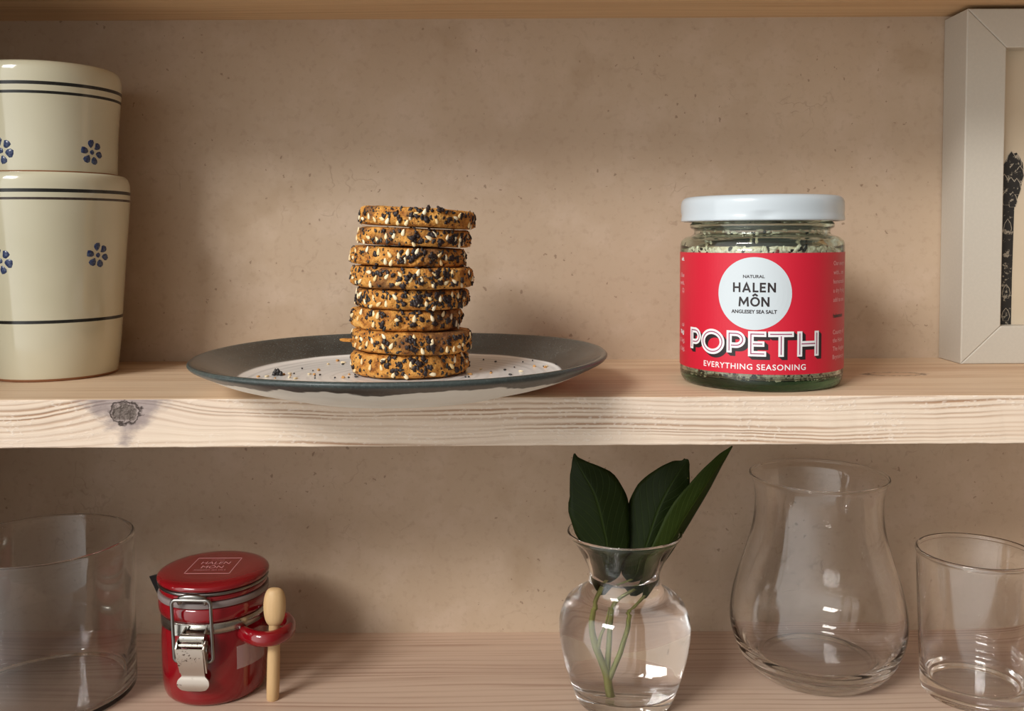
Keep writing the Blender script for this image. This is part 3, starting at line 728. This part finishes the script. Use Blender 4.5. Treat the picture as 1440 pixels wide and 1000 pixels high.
for _ in range(420): one(rnd.uniform(-math.pi, .2), 30.7, rnd.uniform(52.5, 57.0), 0)
for _ in range(420): one(rnd.uniform(-math.pi, .2), 30.4, rnd.uniform(5.2, 9.0), 0)
for _ in range(46): one(rnd.uniform(-math.pi, .2), 25.0, rnd.uniform(61.0, 65.0), 0)
tag(fm.build('seasoning_mix', [M['mix'], M['fill_cream'], M['fill_black'], M['fill_red']], loc=(JX, JY, 0), recalc=False), 'mixed pale and black seeds filling the jar with the red label', 'seasoning', kind='stuff')

# ------------------------------------------------------------------ picture frame
M['frame_paint'] = (lambda n: n.set(Base_Color=n.mix(n.rng(n.noise(n.obj(), 700, 2), .35, .75), (.51, .472, .405), (.53, .49, .42)), Roughness=.5))(NT('off_white_paint'))
M['mount'] = (lambda n: n.set(Base_Color=n.mix(n.noise(n.obj(), 60, 3), (.52, .43, .31), (.58, .49, .37)), Roughness=.8))(NT('beige_paper'))
n_ = NT('black_linocut_ink'); q_ = n_.obj()
M['lino'] = n_.set(Base_Color=n_.mix(n_.rng(n_.noise(q_, 260, 4, .75), .56, .62), (.012, .011, .010), (.30, .26, .20)), Roughness=.6)
FX0, FX1, FY0, FY1, FZ1 = 214.0, 346.0, 449.0, 472.6, 167.6
fr = empty('picture_frame', (FX0, FY0, 0), 'off-white box picture frame with asparagus print, standing on the shelf at the right', 'picture frame')
wS, wT = 18.8, 18.2; W_, D_, HH = FX1 - FX0, FY1 - FY0, FZ1
def rail(a0, a1, b0, b1, nm='frame_rail'):
    """mitred rail: outer edge a0-a1, inner edge b0-b1 (x, z), running front to back"""
    m = MB(); g = .06
    vv = []
    for y in (0, D_):
        for (x, z) in (a0, a1, b1, b0): vv.append((x, y, z))
    m.add(vv, [(0, 1, 2, 3), (7, 6, 5, 4), (0, 4, 5, 1), (1, 5, 6, 2), (2, 6, 7, 3), (3, 7, 4, 0)])
    o = m.build(nm, M['frame_paint'], fr, smooth=False); bv = o.modifiers.new('bevel', 'BEVEL'); bv.width = .0006; bv.segments = 3
    return o
rail((0, 0), (0, HH), (wS, wT), (wS, HH - wT)); rail((0, HH), (W_, HH), (wS, HH - wT), (W_ - wS, HH - wT))
rail((W_, HH), (W_, 0), (W_ - wS, HH - wT), (W_ - wS, wT)); rail((W_, 0), (0, 0), (W_ - wS, wT), (wS, wT))
pm = MB().box((wS - 1, 8, wT - 1), (W_ - wS + 1, 9.5, HH - wT + 1), 0)
def flat(mb, pts, y, mi): mb.add([(x - FX0, y, z) for x, z in pts], [tuple(range(len(pts)))], mi)
AX = 238.6
flat(pm, [(AX - 3.3, 17), (AX + 3.2, 17), (AX + 3.2, 40), (AX + 3.4, 60), (AX + 3.6, 76), (AX - 3.2, 76), (AX - 3.3, 50)], 7.9, 1)
def scale_leaf(cx, cz, w_, h_, y):
    pts = [(cx, cz + h_), (cx + w_ * .35, cz + h_ * .72), (cx + w_ * .5, cz + h_ * .35), (cx + w_ * .3, cz), (cx - w_ * .3, cz), (cx - w_ * .5, cz + h_ * .35), (cx - w_ * .35, cz + h_ * .72)]
    flat(pm, [(cx + (x - cx) * 1.16, cz + (z - cz) * 1.07 - .1) for x, z in pts], y, 2); flat(pm, pts, y - .03, 1)
flat(pm, [(AX - 3.2, 75), (AX + 3.6, 75), (AX + 6.0, 82), (AX + 7.8, 90), (AX + 7.2, 96), (AX + 4.2, 101), (AX + .6, 100), (AX - 2.4, 95), (AX - 3.8, 84)], 7.88, 1)
sc_l = [(AX + 1.6, 94.5, 4.2, 7), (AX + 4.6, 93, 3.8, 7), (AX - .8, 90, 4.2, 7), (AX + 2.6, 88, 4.6, 7.5), (AX + 5.8, 87.5, 3.8, 7), (AX - 1.6, 83, 4.2, 7.5), (AX + 1.6, 81.5, 4.8, 7.5), (AX + 4.4, 81, 4.0, 7.5), (AX - .3, 76, 4.4, 7), (AX + 2.6, 75, 4.2, 7)]
for i, (cx, cz, w2, h2) in enumerate(sc_l): scale_leaf(cx, cz, w2, h2, 7.85 - .012 * i)
for cz, h2 in ((62, 7), (31, 6.5), (20, 6)): scale_leaf(AX + .5, cz, 3.6, h2, 7.8)
M['lino_line'] = simple('carved_paper_line', (.36, .31, .24), .7)
pm.build('asparagus_print', [M['mount'], M['lino'], M['lino_line']], fr, smooth=False, recalc=False)['label'] = 'black asparagus print on beige paper'

# ------------------------------------------------------------------ clear glass
M['clear'] = glass_mat('clear_soda_glass', (1, 1, 1), 1.46)
def glassware(name, x, y, prof, label, cat, n=144, kr=1.0, kz=1.0):
    return tag(MB().lathe([(a * kr, b * kz) for a, b in prof], n).build(name, M['clear'], loc=(x, y, LOW)), label, cat)
# straight cylinder at the left
cyl = [(0, .4), (30, .4), (35.6, .2), (37, 0), (37.7, .3), (38, 1.2), (38, 4), (38, 30), (38, 60), (38, 65.4), (38.25, 66.2), (38.3, 66.9), (37.95, 67.45), (37.4, 67.6), (36.85, 67.4), (36.55, 66.9), (36.6, 66.2), (36.9, 65.4), (37.0, 60), (36.9, 30), (36.8, 5), (36.2, 3.2), (35, 1.9), (30, 1.6), (0, 1.6)]
glassware('glass_cylinder', -208.4, 411.5, cyl, 'wide straight-sided clear glass at the left end of the lower shelf', 'glass', kz=1.028)
tum = spl([(0, 1.4), (15, 1.2), (19.5, .3), (21, 0), (22, .8), (22.5, 3)], 3)[:-1] + spl([(22.5, 3), (23.3, 20), (24.4, 45), (24.9, 57.6), (25.3, 59), (25.3, 60.2), (24.7, 60.8), (23.9, 60.4), (23.7, 59.2), (23.9, 57.4), (23.1, 42), (21.9, 20), (21.0, 9), (19.6, 6.6), (15, 5.6), (0, 5.4)], 5)
glassware('glass_tumbler', 202.9, 407.6, tum, 'small thick-based clear glass tumbler at the right end of the lower shelf', 'glass', kr=.985, kz=1.045)
car = spl([(0, 1.6), (15, 1.3), (23.5, .2), (26, 0), (28.6, 1.4), (33.4, 6), (37.0, 13.5), (38.9, 22), (38.3, 32), (35.8, 42.5), (32.4, 53), (29.6, 63), (28.1, 72), (28.0, 80), (29.0, 86), (30.2, 88.6), (30.65, 89.3)], 6) + \
      spl([(30.5, 89.85), (30.0, 89.9), (29.5, 89.3), (29.5, 88.5), (28.5, 86), (27.5, 80), (27.5, 72), (28.7, 63), (31.4, 53), (34.7, 42.5), (37.0, 32), (37.3, 22.5), (35.0, 14.5), (30.5, 9.0), (25, 7.0), (18, 7.6), (8, 8.4), (0, 8.7)], 6)
glassware('glass_carafe', 140.8, 430.6, car, 'large pear-shaped clear glass carafe with flared lip between the vase and the tumbler', 'carafe', kr=1.015, kz=1.02)
VX, VY = 48.1, 402.8; VK = 1.036
vo = [(0, 2.0), (12, 1.7), (17, .3), (18.8, 0), (20.4, .8), (21.8, 3.4), (24.6, 11.4), (27.0, 20.4), (28.3, 29.4), (28.0, 35.4), (25.6, 41.4), (22.6, 44.3), (20.3, 45.3), (18.6, 46.0), (16.6, 47.8), (15.5, 50.5), (15.2, 54), (16.4, 58), (18.9, 63), (22.0, 67.8), (24.2, 70.2), (24.75, 71.2)]
vi = [(24.5, 71.9), (23.8, 71.9), (23.2, 71.0), (22.9, 70.0), (20.8, 67.4), (17.7, 62.9), (15.2, 58), (14.0, 54), (14.1, 50.5), (15.1, 47.2), (17.3, 45.2), (19.9, 43.9), (22.0, 42.8), (24.4, 40.3), (26.4, 34.8), (26.7, 29.4), (25.4, 20.8), (23.1, 12.2), (20.4, 7.6), (15, 6.3), (0, 6.0)]
vprof = [(a, b * VK) for a, b in spl(vo, 6) + spl(vi, 6)]
tag(MB().lathe(vprof, 144).build('glass_vase', M['clear'], loc=(VX, VY, LOW)), 'small round clear glass vase with a pinched neck, holding the leaf sprig', 'vase')
M['water'] = glass_mat('water', (1, 1, 1), 1.333)
wi = [q for q in spl(vi, 6)[::-1] if q[1] < 53.5]
wp = [(r + (.06 if r > 1 else 0), z - .05) for r, z in wi] + [(14.06, 53.5), (13.3, 53.2), (10, 53.1), (0, 53.1)]
tag(MB().lathe([(a, b * VK) for a, b in wp], 144).build('water', M['water'], loc=(VX, VY, LOW)), 'clear water filling the round glass vase up to its neck', 'water')

# ------------------------------------------------------------------ leaf sprig
def leaf_mat(name, a, b, rough):
    n = NT(name); p = n.obj(); at = n.t.nodes.new('ShaderNodeUVMap'); at.uv_map = 'leaf'
    u, v, _ = n.sep(at.outputs[0])
    du = n.m_('ABSOLUTE', n.m_('SUBTRACT', u, .5))
    vein = n.m_('SINE', n.m_('MULTIPLY', n.m_('SUBTRACT', v, n.m_('MULTIPLY', du, .5)), 95.0))
    vm = n.m_('MULTIPLY', n.rng(vein, .86, 1.0), .35); mr = n.rng(du, .008, .025, .7, 0)
    c = n.mix(n.noise(p, 90, 3), a, b); c = n.mix(n.m_('MAXIMUM', vm, mr), c, tuple(q * 1.9 for q in b))
    c = n.mix(n.rng(n.voro(p, 110), .0, .035, .8, 0), c, (.35, .32, .05))
    n.bump(n.m_('ADD', n.m_('MULTIPLY', vm, -1.0), n.m_('MULTIPLY', mr, -1.2)), .35, .0006)
    return n.set(Base_Color=c, Roughness=rough, Specular_IOR_Level=.12)
M['leaf'] = leaf_mat('dark_laurel_leaf', (.006, .012, .0015), (.012, .020, .0025), .5)
M['leaf_lo'] = leaf_mat('pale_leaf_underside', (.015, .026, .003), (.024, .038, .004), .55)
M['stem'] = (lambda n: n.set(Base_Color=n.mix(n.noise(n.obj(), 120, 2), (.16, .17, .03), (.27, .26, .06)), Roughness=.45))(NT('green_stem'))
sprig = empty('leaf_sprig', (VX, VY, LOW), 'dark green leafy sprig standing in the small round glass vase', 'leaves')
sprig.scale = (1, 1, VK)
def leaf(mid, wid, ydir, fold, mat, rim=.0, seedy=1, cup=0.0):
    P = spl(mid, 5); Wd = spl([(q,) for q in wid], 5); n = len(P); K = 11; vv = []; uv = []
    for i, c in enumerate(P):
        a = Vector(P[max(i - 1, 0)]); b = Vector(P[min(i + 1, n - 1)]); t = (b - a).normalized()
        side = Vector(ydir).cross(t).normalized(); nr = t.cross(side).normalized()
        for k in range(K):
            s = -1 + 2 * k / (K - 1); w2 = max(Wd[i][0], .05) * (1 + .06 * noise.noise(Vector((i * .35, seedy * 5 + (9 if s > 0 else 0), 0))))
            ang = R(fold[0] if s < 0 else fold[1]); q = Vector(c) + side * (s * w2 * math.cos(ang)) + nr * (abs(s) * w2 * math.sin(ang)) + nr * (.35 * math.sin(i * .8 + s * 2) * abs(s)) + nr * cup * s * s * w2
            vv.append(q); uv.append((k / (K - 1), i / (n - 1)))
    ff = [(i * K + k, i * K + k + 1, (i + 1) * K + k + 1, (i + 1) * K + k) for i in range(n - 1) for k in range(K - 1)]
    o = MB().add(vv, ff, 0).build('leaf', mat, sprig)
    l = o.data.uv_layers.new(name='leaf')
    for lp_ in o.data.loops: l.data[lp_.index].uv = uv[lp_.vertex_index]
    sm = o.modifiers.new('solid', 'SOLIDIFY'); sm.thickness = .00035; sm.offset = 0
    return o
leaf([(-7.6, -1, 44.5), (-7.8, -1.2, 52), (-7.4, -1.5, 64), (-10.6, -2, 79.4), (-13.5, -2, 88.6), (-17.8, -1, 96), (-20.6, 0, 101), (-21.6, 1, 104.2)], [.9, 5.2, 9.8, 13.2, 12.0, 7.0, 2.4, .2], (0, 1, .1), (8, 14), M['leaf'])
leaf([(3.0, 1, 44), (4.6, 1, 52), (9.0, .6, 64), (14.2, .5, 79.4), (18.5, 1, 88), (23.4, 2, 95.5), (26.4, 3, 99.2), (27.0, 3, 101.2)], [.9, 6.0, 10.0, 12.8, 11.0, 6.4, 2.6, .8], (.15, 1, .1), (10, 6), M['leaf'], seedy=3)
l3 = leaf([(6.5, -4, 44), (10, -4, 53), (16.4, -5, 64), (24.8, -4, 78), (34.2, -2, 91), (41.6, 0, 101), (46.6, 1, 107.0)], [.8, 3.4, 6.0, 7.6, 5.8, 3.0, .2], (.2, 1, -.1), (-20, 62), M['leaf_lo'], seedy=5)
l3['label'] = 'long narrow pale green leaf'
st = MB()
def stem_(pts, r): P_ = spl(pts, 5); return MB().tube(P_, [r[0] + (r[1] - r[0]) * i / (len(P_) - 1) for i in range(len(P_))], 10)
stem_([(-4.4, -1, 6.6), (-5.0, -1.5, 10), (-6.0, -2, 16), (-8.5, -2, 23), (-11.0, -1.6, 29), (-11.6, -1.5, 36), (-10.4, -1.5, 42), (-7.7, -1.2, 49)], (1.5, .8)).build('stem', M['stem'], sprig)
stem_([(-5.8, -2, 15), (-5.2, -1, 24), (-4.4, 0, 34), (-2, .5, 42), (3.4, .8, 48)], (1.0, .75)).build('stem', M['stem'], sprig)
stem_([(-5.2, -2, 13.5), (-3.2, -2.6, 20), (-.2, -3, 28), (3.0, -3.6, 38), (6.6, -4, 46)], (1.0, .7)).build('stem', M['stem'], sprig)
stem_([(-9, -2, 24.5), (-8.2, -3, 29), (-6.6, -3.4, 33), (-6.2, -3.2, 37.5)], (.8, .15)).build('bud', M['stem'], sprig)

# ------------------------------------------------------------------ red clip jar
CX, CY = -134.6, 418.0; CK = 1.05
M['red_gl'] = (lambda n: n.set(Base_Color=n.mix(n.noise(n.obj(), 60, 3), (.19, .002, .006), (.24, .003, .008)), Roughness=.12, Coat_Weight=.6, Coat_Roughness=.05))(NT('red_ceramic_glaze'))
M['rubber'] = simple('grey_rubber_seal', (.24, .19, .18), .4, Transmission_Weight=.15)
M['steel'] = (lambda n: n.set(Base_Color=n.mix(n.rng(n.noise(n.obj(), 800, 3), .62, .7), (.44, .42, .38), (.14, .10, .07)), Metallic=1.0, Roughness=.27))(NT('worn_steel'))
M['wire'] = simple('steel_wire', (.26, .25, .235), .28, Metallic=1.0)
n_ = NT('pitted_steel_lever'); o_ = n_.obj(); zc = n_.sep(o_)[2]
pitm = n_.m_('MULTIPLY', n_.rng(n_.noise(o_, 900, 3, .7), .55, .60), n_.rng(n_.noise(o_, 150, 2), .52, .60))
M['lever'] = n_.set(Base_Color=n_.mix(pitm, (.56, .50, .44), (.07, .035, .02)), Metallic=.85, Roughness=.42)
M['black_tag'] = simple('black_rubber_tag', (.012, .012, .013), .35)
M['spoon'] = (lambda n: n.set(Base_Color=n.mix(n.noise(n.v_('MULTIPLY', n.obj(), (1., 1., .12)), 900, 3), (.52, .33, .15), (.64, .43, .22)), Roughness=.55))(NT('turned_beech'))
M['tape'] = simple('clear_tape', (.90, .80, .78), .22, Alpha=.28)
cj = empty('clip_top_jar', (CX, CY, LOW), 'small red ceramic clip-top jar with a side loop handle on the lower shelf', 'jar')
cj.scale = (1.02, 1.02, CK)
bo = spl([(0, .6), (17.5, .6), (18.5, 0), (20.0, .4), (21.4, 2.2), (22.0, 6), (22.4, 14), (22.5, 22), (22.2, 28), (21.7, 31), (21.3, 34.4)], 5)[:-1] + spl([(21.3, 34.4), (21.8, 35.4), (22.9, 36.3), (23.3, 38.2), (23.2, 40.4), (22.4, 41.6), (20.8, 41.8), (19.4, 41)], 5) + [(19.2, 30), (19, 8), (16, 4), (0, 3.5)]
MB().lathe(bo, 128).build('jar_body', M['red_gl'], cj)
MB().lathe(spl([(19.6, 44.1), (22.6, 44.2), (23.35, 43.6), (23.4, 42.5), (22.9, 41.7), (19.6, 41.6)], 4), 96).build('rubber_seal', M['rubber'], cj)
ld = spl([(0, 44.2), (18, 44.2), (21.8, 44.3), (22.7, 45.0), (22.7, 46.2), (22.0, 46.9), (21.5, 47.6), (22.0, 48.1), (23.1, 48.5), (23.7, 49.4), (23.4, 50.5), (22.2, 51.3), (20, 51.8), (17, 52.0), (14, 52.0), (0, 52.0)], 5)
lid = MB().lathe(ld, 128).build('lid', M['red_gl'], cj)
# screen-printed square on the lid
em = MB(); s_ = 9.7; t_ = .16
for (a, b) in (((-s_, -s_), (s_, -s_)), ((s_, -s_), (s_, s_)), ((s_, s_), (-s_, s_)), ((-s_, s_), (-s_, -s_))):
    em.box((min(a[0], b[0]) - t_, min(a[1], b[1]) - t_, 51.95), (max(a[0], b[0]) + t_, max(a[1], b[1]) + t_, 52.07))
for body, y0, wd, cp, bd in (('NATURAL', 7.0, 6, .75, 0), ('HALEN', 3.3, 12.6, 3.1, 0), ('MÔN', -1.9, 9.4, 3.1, 0), ('ANGLESEY SEA SALT', -5.7, 14, 1.2, 0)):
    v, f = text_fit(body, wd, cp, bd); em.add([(a, b + y0, 52.08) for a, b in v], f)
em.build('lid_print', simple('faded_pink_print', (.60, .32, .32), .4), lid, smooth=False, recalc=False)['label'] = 'thin pale printed square with lettering'
MB().lathe([(21.7, 31.0), (22.35, 31.0), (22.35, 35.2), (21.7, 35.2)], 96).build('metal_band', M['steel'], cj)['label'] = 'flat steel band round the neck'
CA = R(-93); nx, ny = math.cos(CA), math.sin(CA); ux, uy = -ny, nx
def C(u, n, z): return (nx * n + ux * u, ny * n + uy * u, z)
ring = [(22.7 * math.cos(a), 22.7 * math.sin(a), 47.5) for a in [2 * math.pi * k / 80 for k in range(80)]]
MB().tube(ring, .75, 8, closed=True).build('lid_wire', M['wire'], cj)
MB().tube(spl([C(-5.4, 24.2, 44.8), C(-5.6, 25.0, 46.2), C(-4.6, 25.4, 47.4), C(-2, 25.9, 48.1), C(2, 25.9, 48.1), C(4.6, 25.4, 47.4), C(5.6, 25.0, 46.2), C(5.2, 24.2, 44.8)], 5), 1.0, 10).build('wire_loop', M['wire'], cj)
def rrect(u0, u1, z0, z1, n0, n1, r, k=5):
    pts = []
    for (cu, cz, a0) in ((u1 - r, z1 - r, 0), (u0 + r, z1 - r, 90), (u0 + r, z0 + r, 180), (u1 - r, z0 + r, 270)):
        for i in range(k + 1):
            a = R(a0 + 90 * i / k); z = cz + r * math.sin(a); pts.append(C(cu + r * math.cos(a), n0 + (n1 - n0) * (z - z0) / (z1 - z0), z))
    return pts
MB().tube(rrect(-8.2, 8.2, 21.0, 46.8, 24.6, 26.3, 1.8), .78, 8, closed=True).build('wire_bail', M['wire'], cj)
# bracket on the band, rollers and the lever
bk = MB()
def plate_(mb, pts, th=.6):
    P = [Vector(q) for q in pts]; nr = (P[1] - P[0]).cross(P[2] - P[0]).normalized() * th; n = len(P)
    mb.add([tuple(q) for q in P] + [tuple(q + nr) for q in P], [tuple(range(n))[::-1], tuple(range(n, 2 * n))] + [(i, (i + 1) % n, n + (i + 1) % n, n + i) for i in range(n)])
plate_(bk, [C(-9, 22.6, 35.2), C(-2.2, 23.2, 35.2), C(-4.4, 23.4, 30.8), C(-9, 22.8, 30.8)], .5)
plate_(bk, [C(-3.2, 23.0, 34.8), C(-4.4, 23.2, 30.8), C(-5.4, 27.6, 28.4), C(-5.2, 28.2, 30.6)], .5)
plate_(bk, [C(5.4, 23.0, 34.8), C(5.6, 23.2, 29.8), C(5.4, 27.6, 28.0), C(5.4, 28.2, 31.0)], .5)
bk.build('bracket', M['steel'], cj, smooth=False)
MB().tube([C(-4.6, 26.0, 31.2), C(5.6, 26.0, 31.2)], 1.7, 16).build('roller', M['steel'], cj, sharp=50)
MB().tube([C(-5.0, 27.0, 28.6), C(5.8, 27.0, 28.6)], .9, 12).build('pivot_pin', M['steel'], cj, sharp=50)
MB().tube([C(5.7, 25.8, 26.6), C(6.7, 25.8, 26.6)], 1.7, 16).build('rivet', M['steel'], cj, sharp=50)
lv = MB(); n0 = []
path = [(29.3, 27.8), (28.6, 24), (27.4, 20), (26.0, 16.6), (25.6, 15.2), (25.9, 13.6), (26.0, 11.5), (25.6, 9.6), (25.2, 8.9)]
wid = [(-6.0, 5.6), (-5.8, 5.5), (-5.5, 5.3), (-5.1, 5.0), (-5.0, 5.0), (-6.5, 6.5), (-6.7, 6.7), (-5.2, 5.2), (-2.6, 2.6)]
P_ = spl([(a, b, c, d) for (a, b), (c, d) in zip(path, wid)], 4); vv = []
for (n1, z1, u0, u1) in P_: vv += [C(u0, n1, z1), C(u1, n1, z1), C(u1, n1 - .7, z1), C(u0, n1 - .7, z1)]
ff = [(i * 4 + j, i * 4 + (j + 1) % 4, i * 4 + 4 + (j + 1) % 4, i * 4 + 4 + j) for i in range(len(P_) - 1) for j in range(4)] + [(0, 1, 2, 3), tuple(range(len(vv) - 4, len(vv)))[::-1]]
lv.add(vv, ff)
plate_(lv, [C(5.5, 29.2, 28.0), C(5.5, 26.0, 16.8), C(5.5, 24.2, 24), C(5.5, 24.2, 29.4), C(5.5, 27, 30.6)], .6)
plate_(lv, [C(-6.0, 29.2, 28.0), C(-5.5, 26.0, 16.8), C(-5.9, 24.2, 24), C(-5.9, 24.2, 29.4), C(-5.9, 27.5, 30.6)], .6)
lv.build('lever', M['lever'], cj, sharp=35)['label'] = 'pitted steel clip lever with rounded tongue'
hp = spl([(14.5, -12.6, 28.4), (19.5, -17.0, 28.4), (25.2, -20.4, 28.4), (30.8, -19.6, 28.4), (34.6, -14.6, 28.4), (35.0, -7.5, 28.3), (32.4, -.8, 28.2), (27.5, 2.6, 28.0), (20.0, 2.8, 27.8)], 5)
MB().tube(hp, 3.2, 16, ry=.82).build('handle', M['red_gl'], cj)
tp = MB(); vv = []; TN = 14
for i in range(TN + 1):
    a = R(-50 + 42 * i / TN)
    for z, rr in ((14.4, 22.62), (24.0, 22.62)): vv.append((rr * math.cos(a), rr * math.sin(a), z + .4 * math.sin(i * 1.1) * (1 if i in (0, TN) else 0)))
tp.add(vv, [(2 * i, 2 * i + 2, 2 * i + 3, 2 * i + 1) for i in range(TN)]); tp.build('clear_tape', M['tape'], cj, recalc=False)['label'] = 'strip of clear tape'
tg = MB(); plate_(tg, [(-32.6, 10.4, 43.6), (-19.5, 15.5, 45.6), (-18.5, 15.5, 31.0), (-28.6, 11.4, 33.5)], 1.0)
tg.build('tag', M['black_tag'], cj, smooth=False)['label'] = 'black tag sticking out behind'
# wooden spoon through the handle
SX, SY = 29.8, -13.4
sp_ = empty('wooden_spoon', (CX + SX * CK, CY + SY * CK, LOW), 'small wooden spoon standing upright through the red jar handle', 'spoon')
sp_.scale = (CK, CK, CK); sp_.rotation_euler = (0, R(2.2), 0); sp_.location.x -= .0022
MB().tube([(0, 0, .0), (0, 0, .6), (0, 0, 6), (0, 0, 18), (0, 0, 28), (0, 0, 33)], [2.3, 2.55, 2.65, 2.6, 2.3, 2.2], 20).build('handle', M['spoon'], sp_, sharp=50)
bw = MB(); q = seed_mesh('b', 17.2, 9.6, 7.0, None, 0, 1)
prof = []
for i in range(25):
    t = i / 24; z = 31.2 + 16.2 * (1 - math.cos(math.pi * t)) / 2; r = 4.75 * math.sin(math.pi * t) ** .6 * (.90 + .14 * t); prof.append((max(r, 0) if 0 < i < 24 else 0, z))
bw.lathe(prof, 40); bw.xf(lambda x, y, z: (x, y * .82 if y < 0 else y * .35, z)); bw.build('bowl', M['spoon'], sp_)
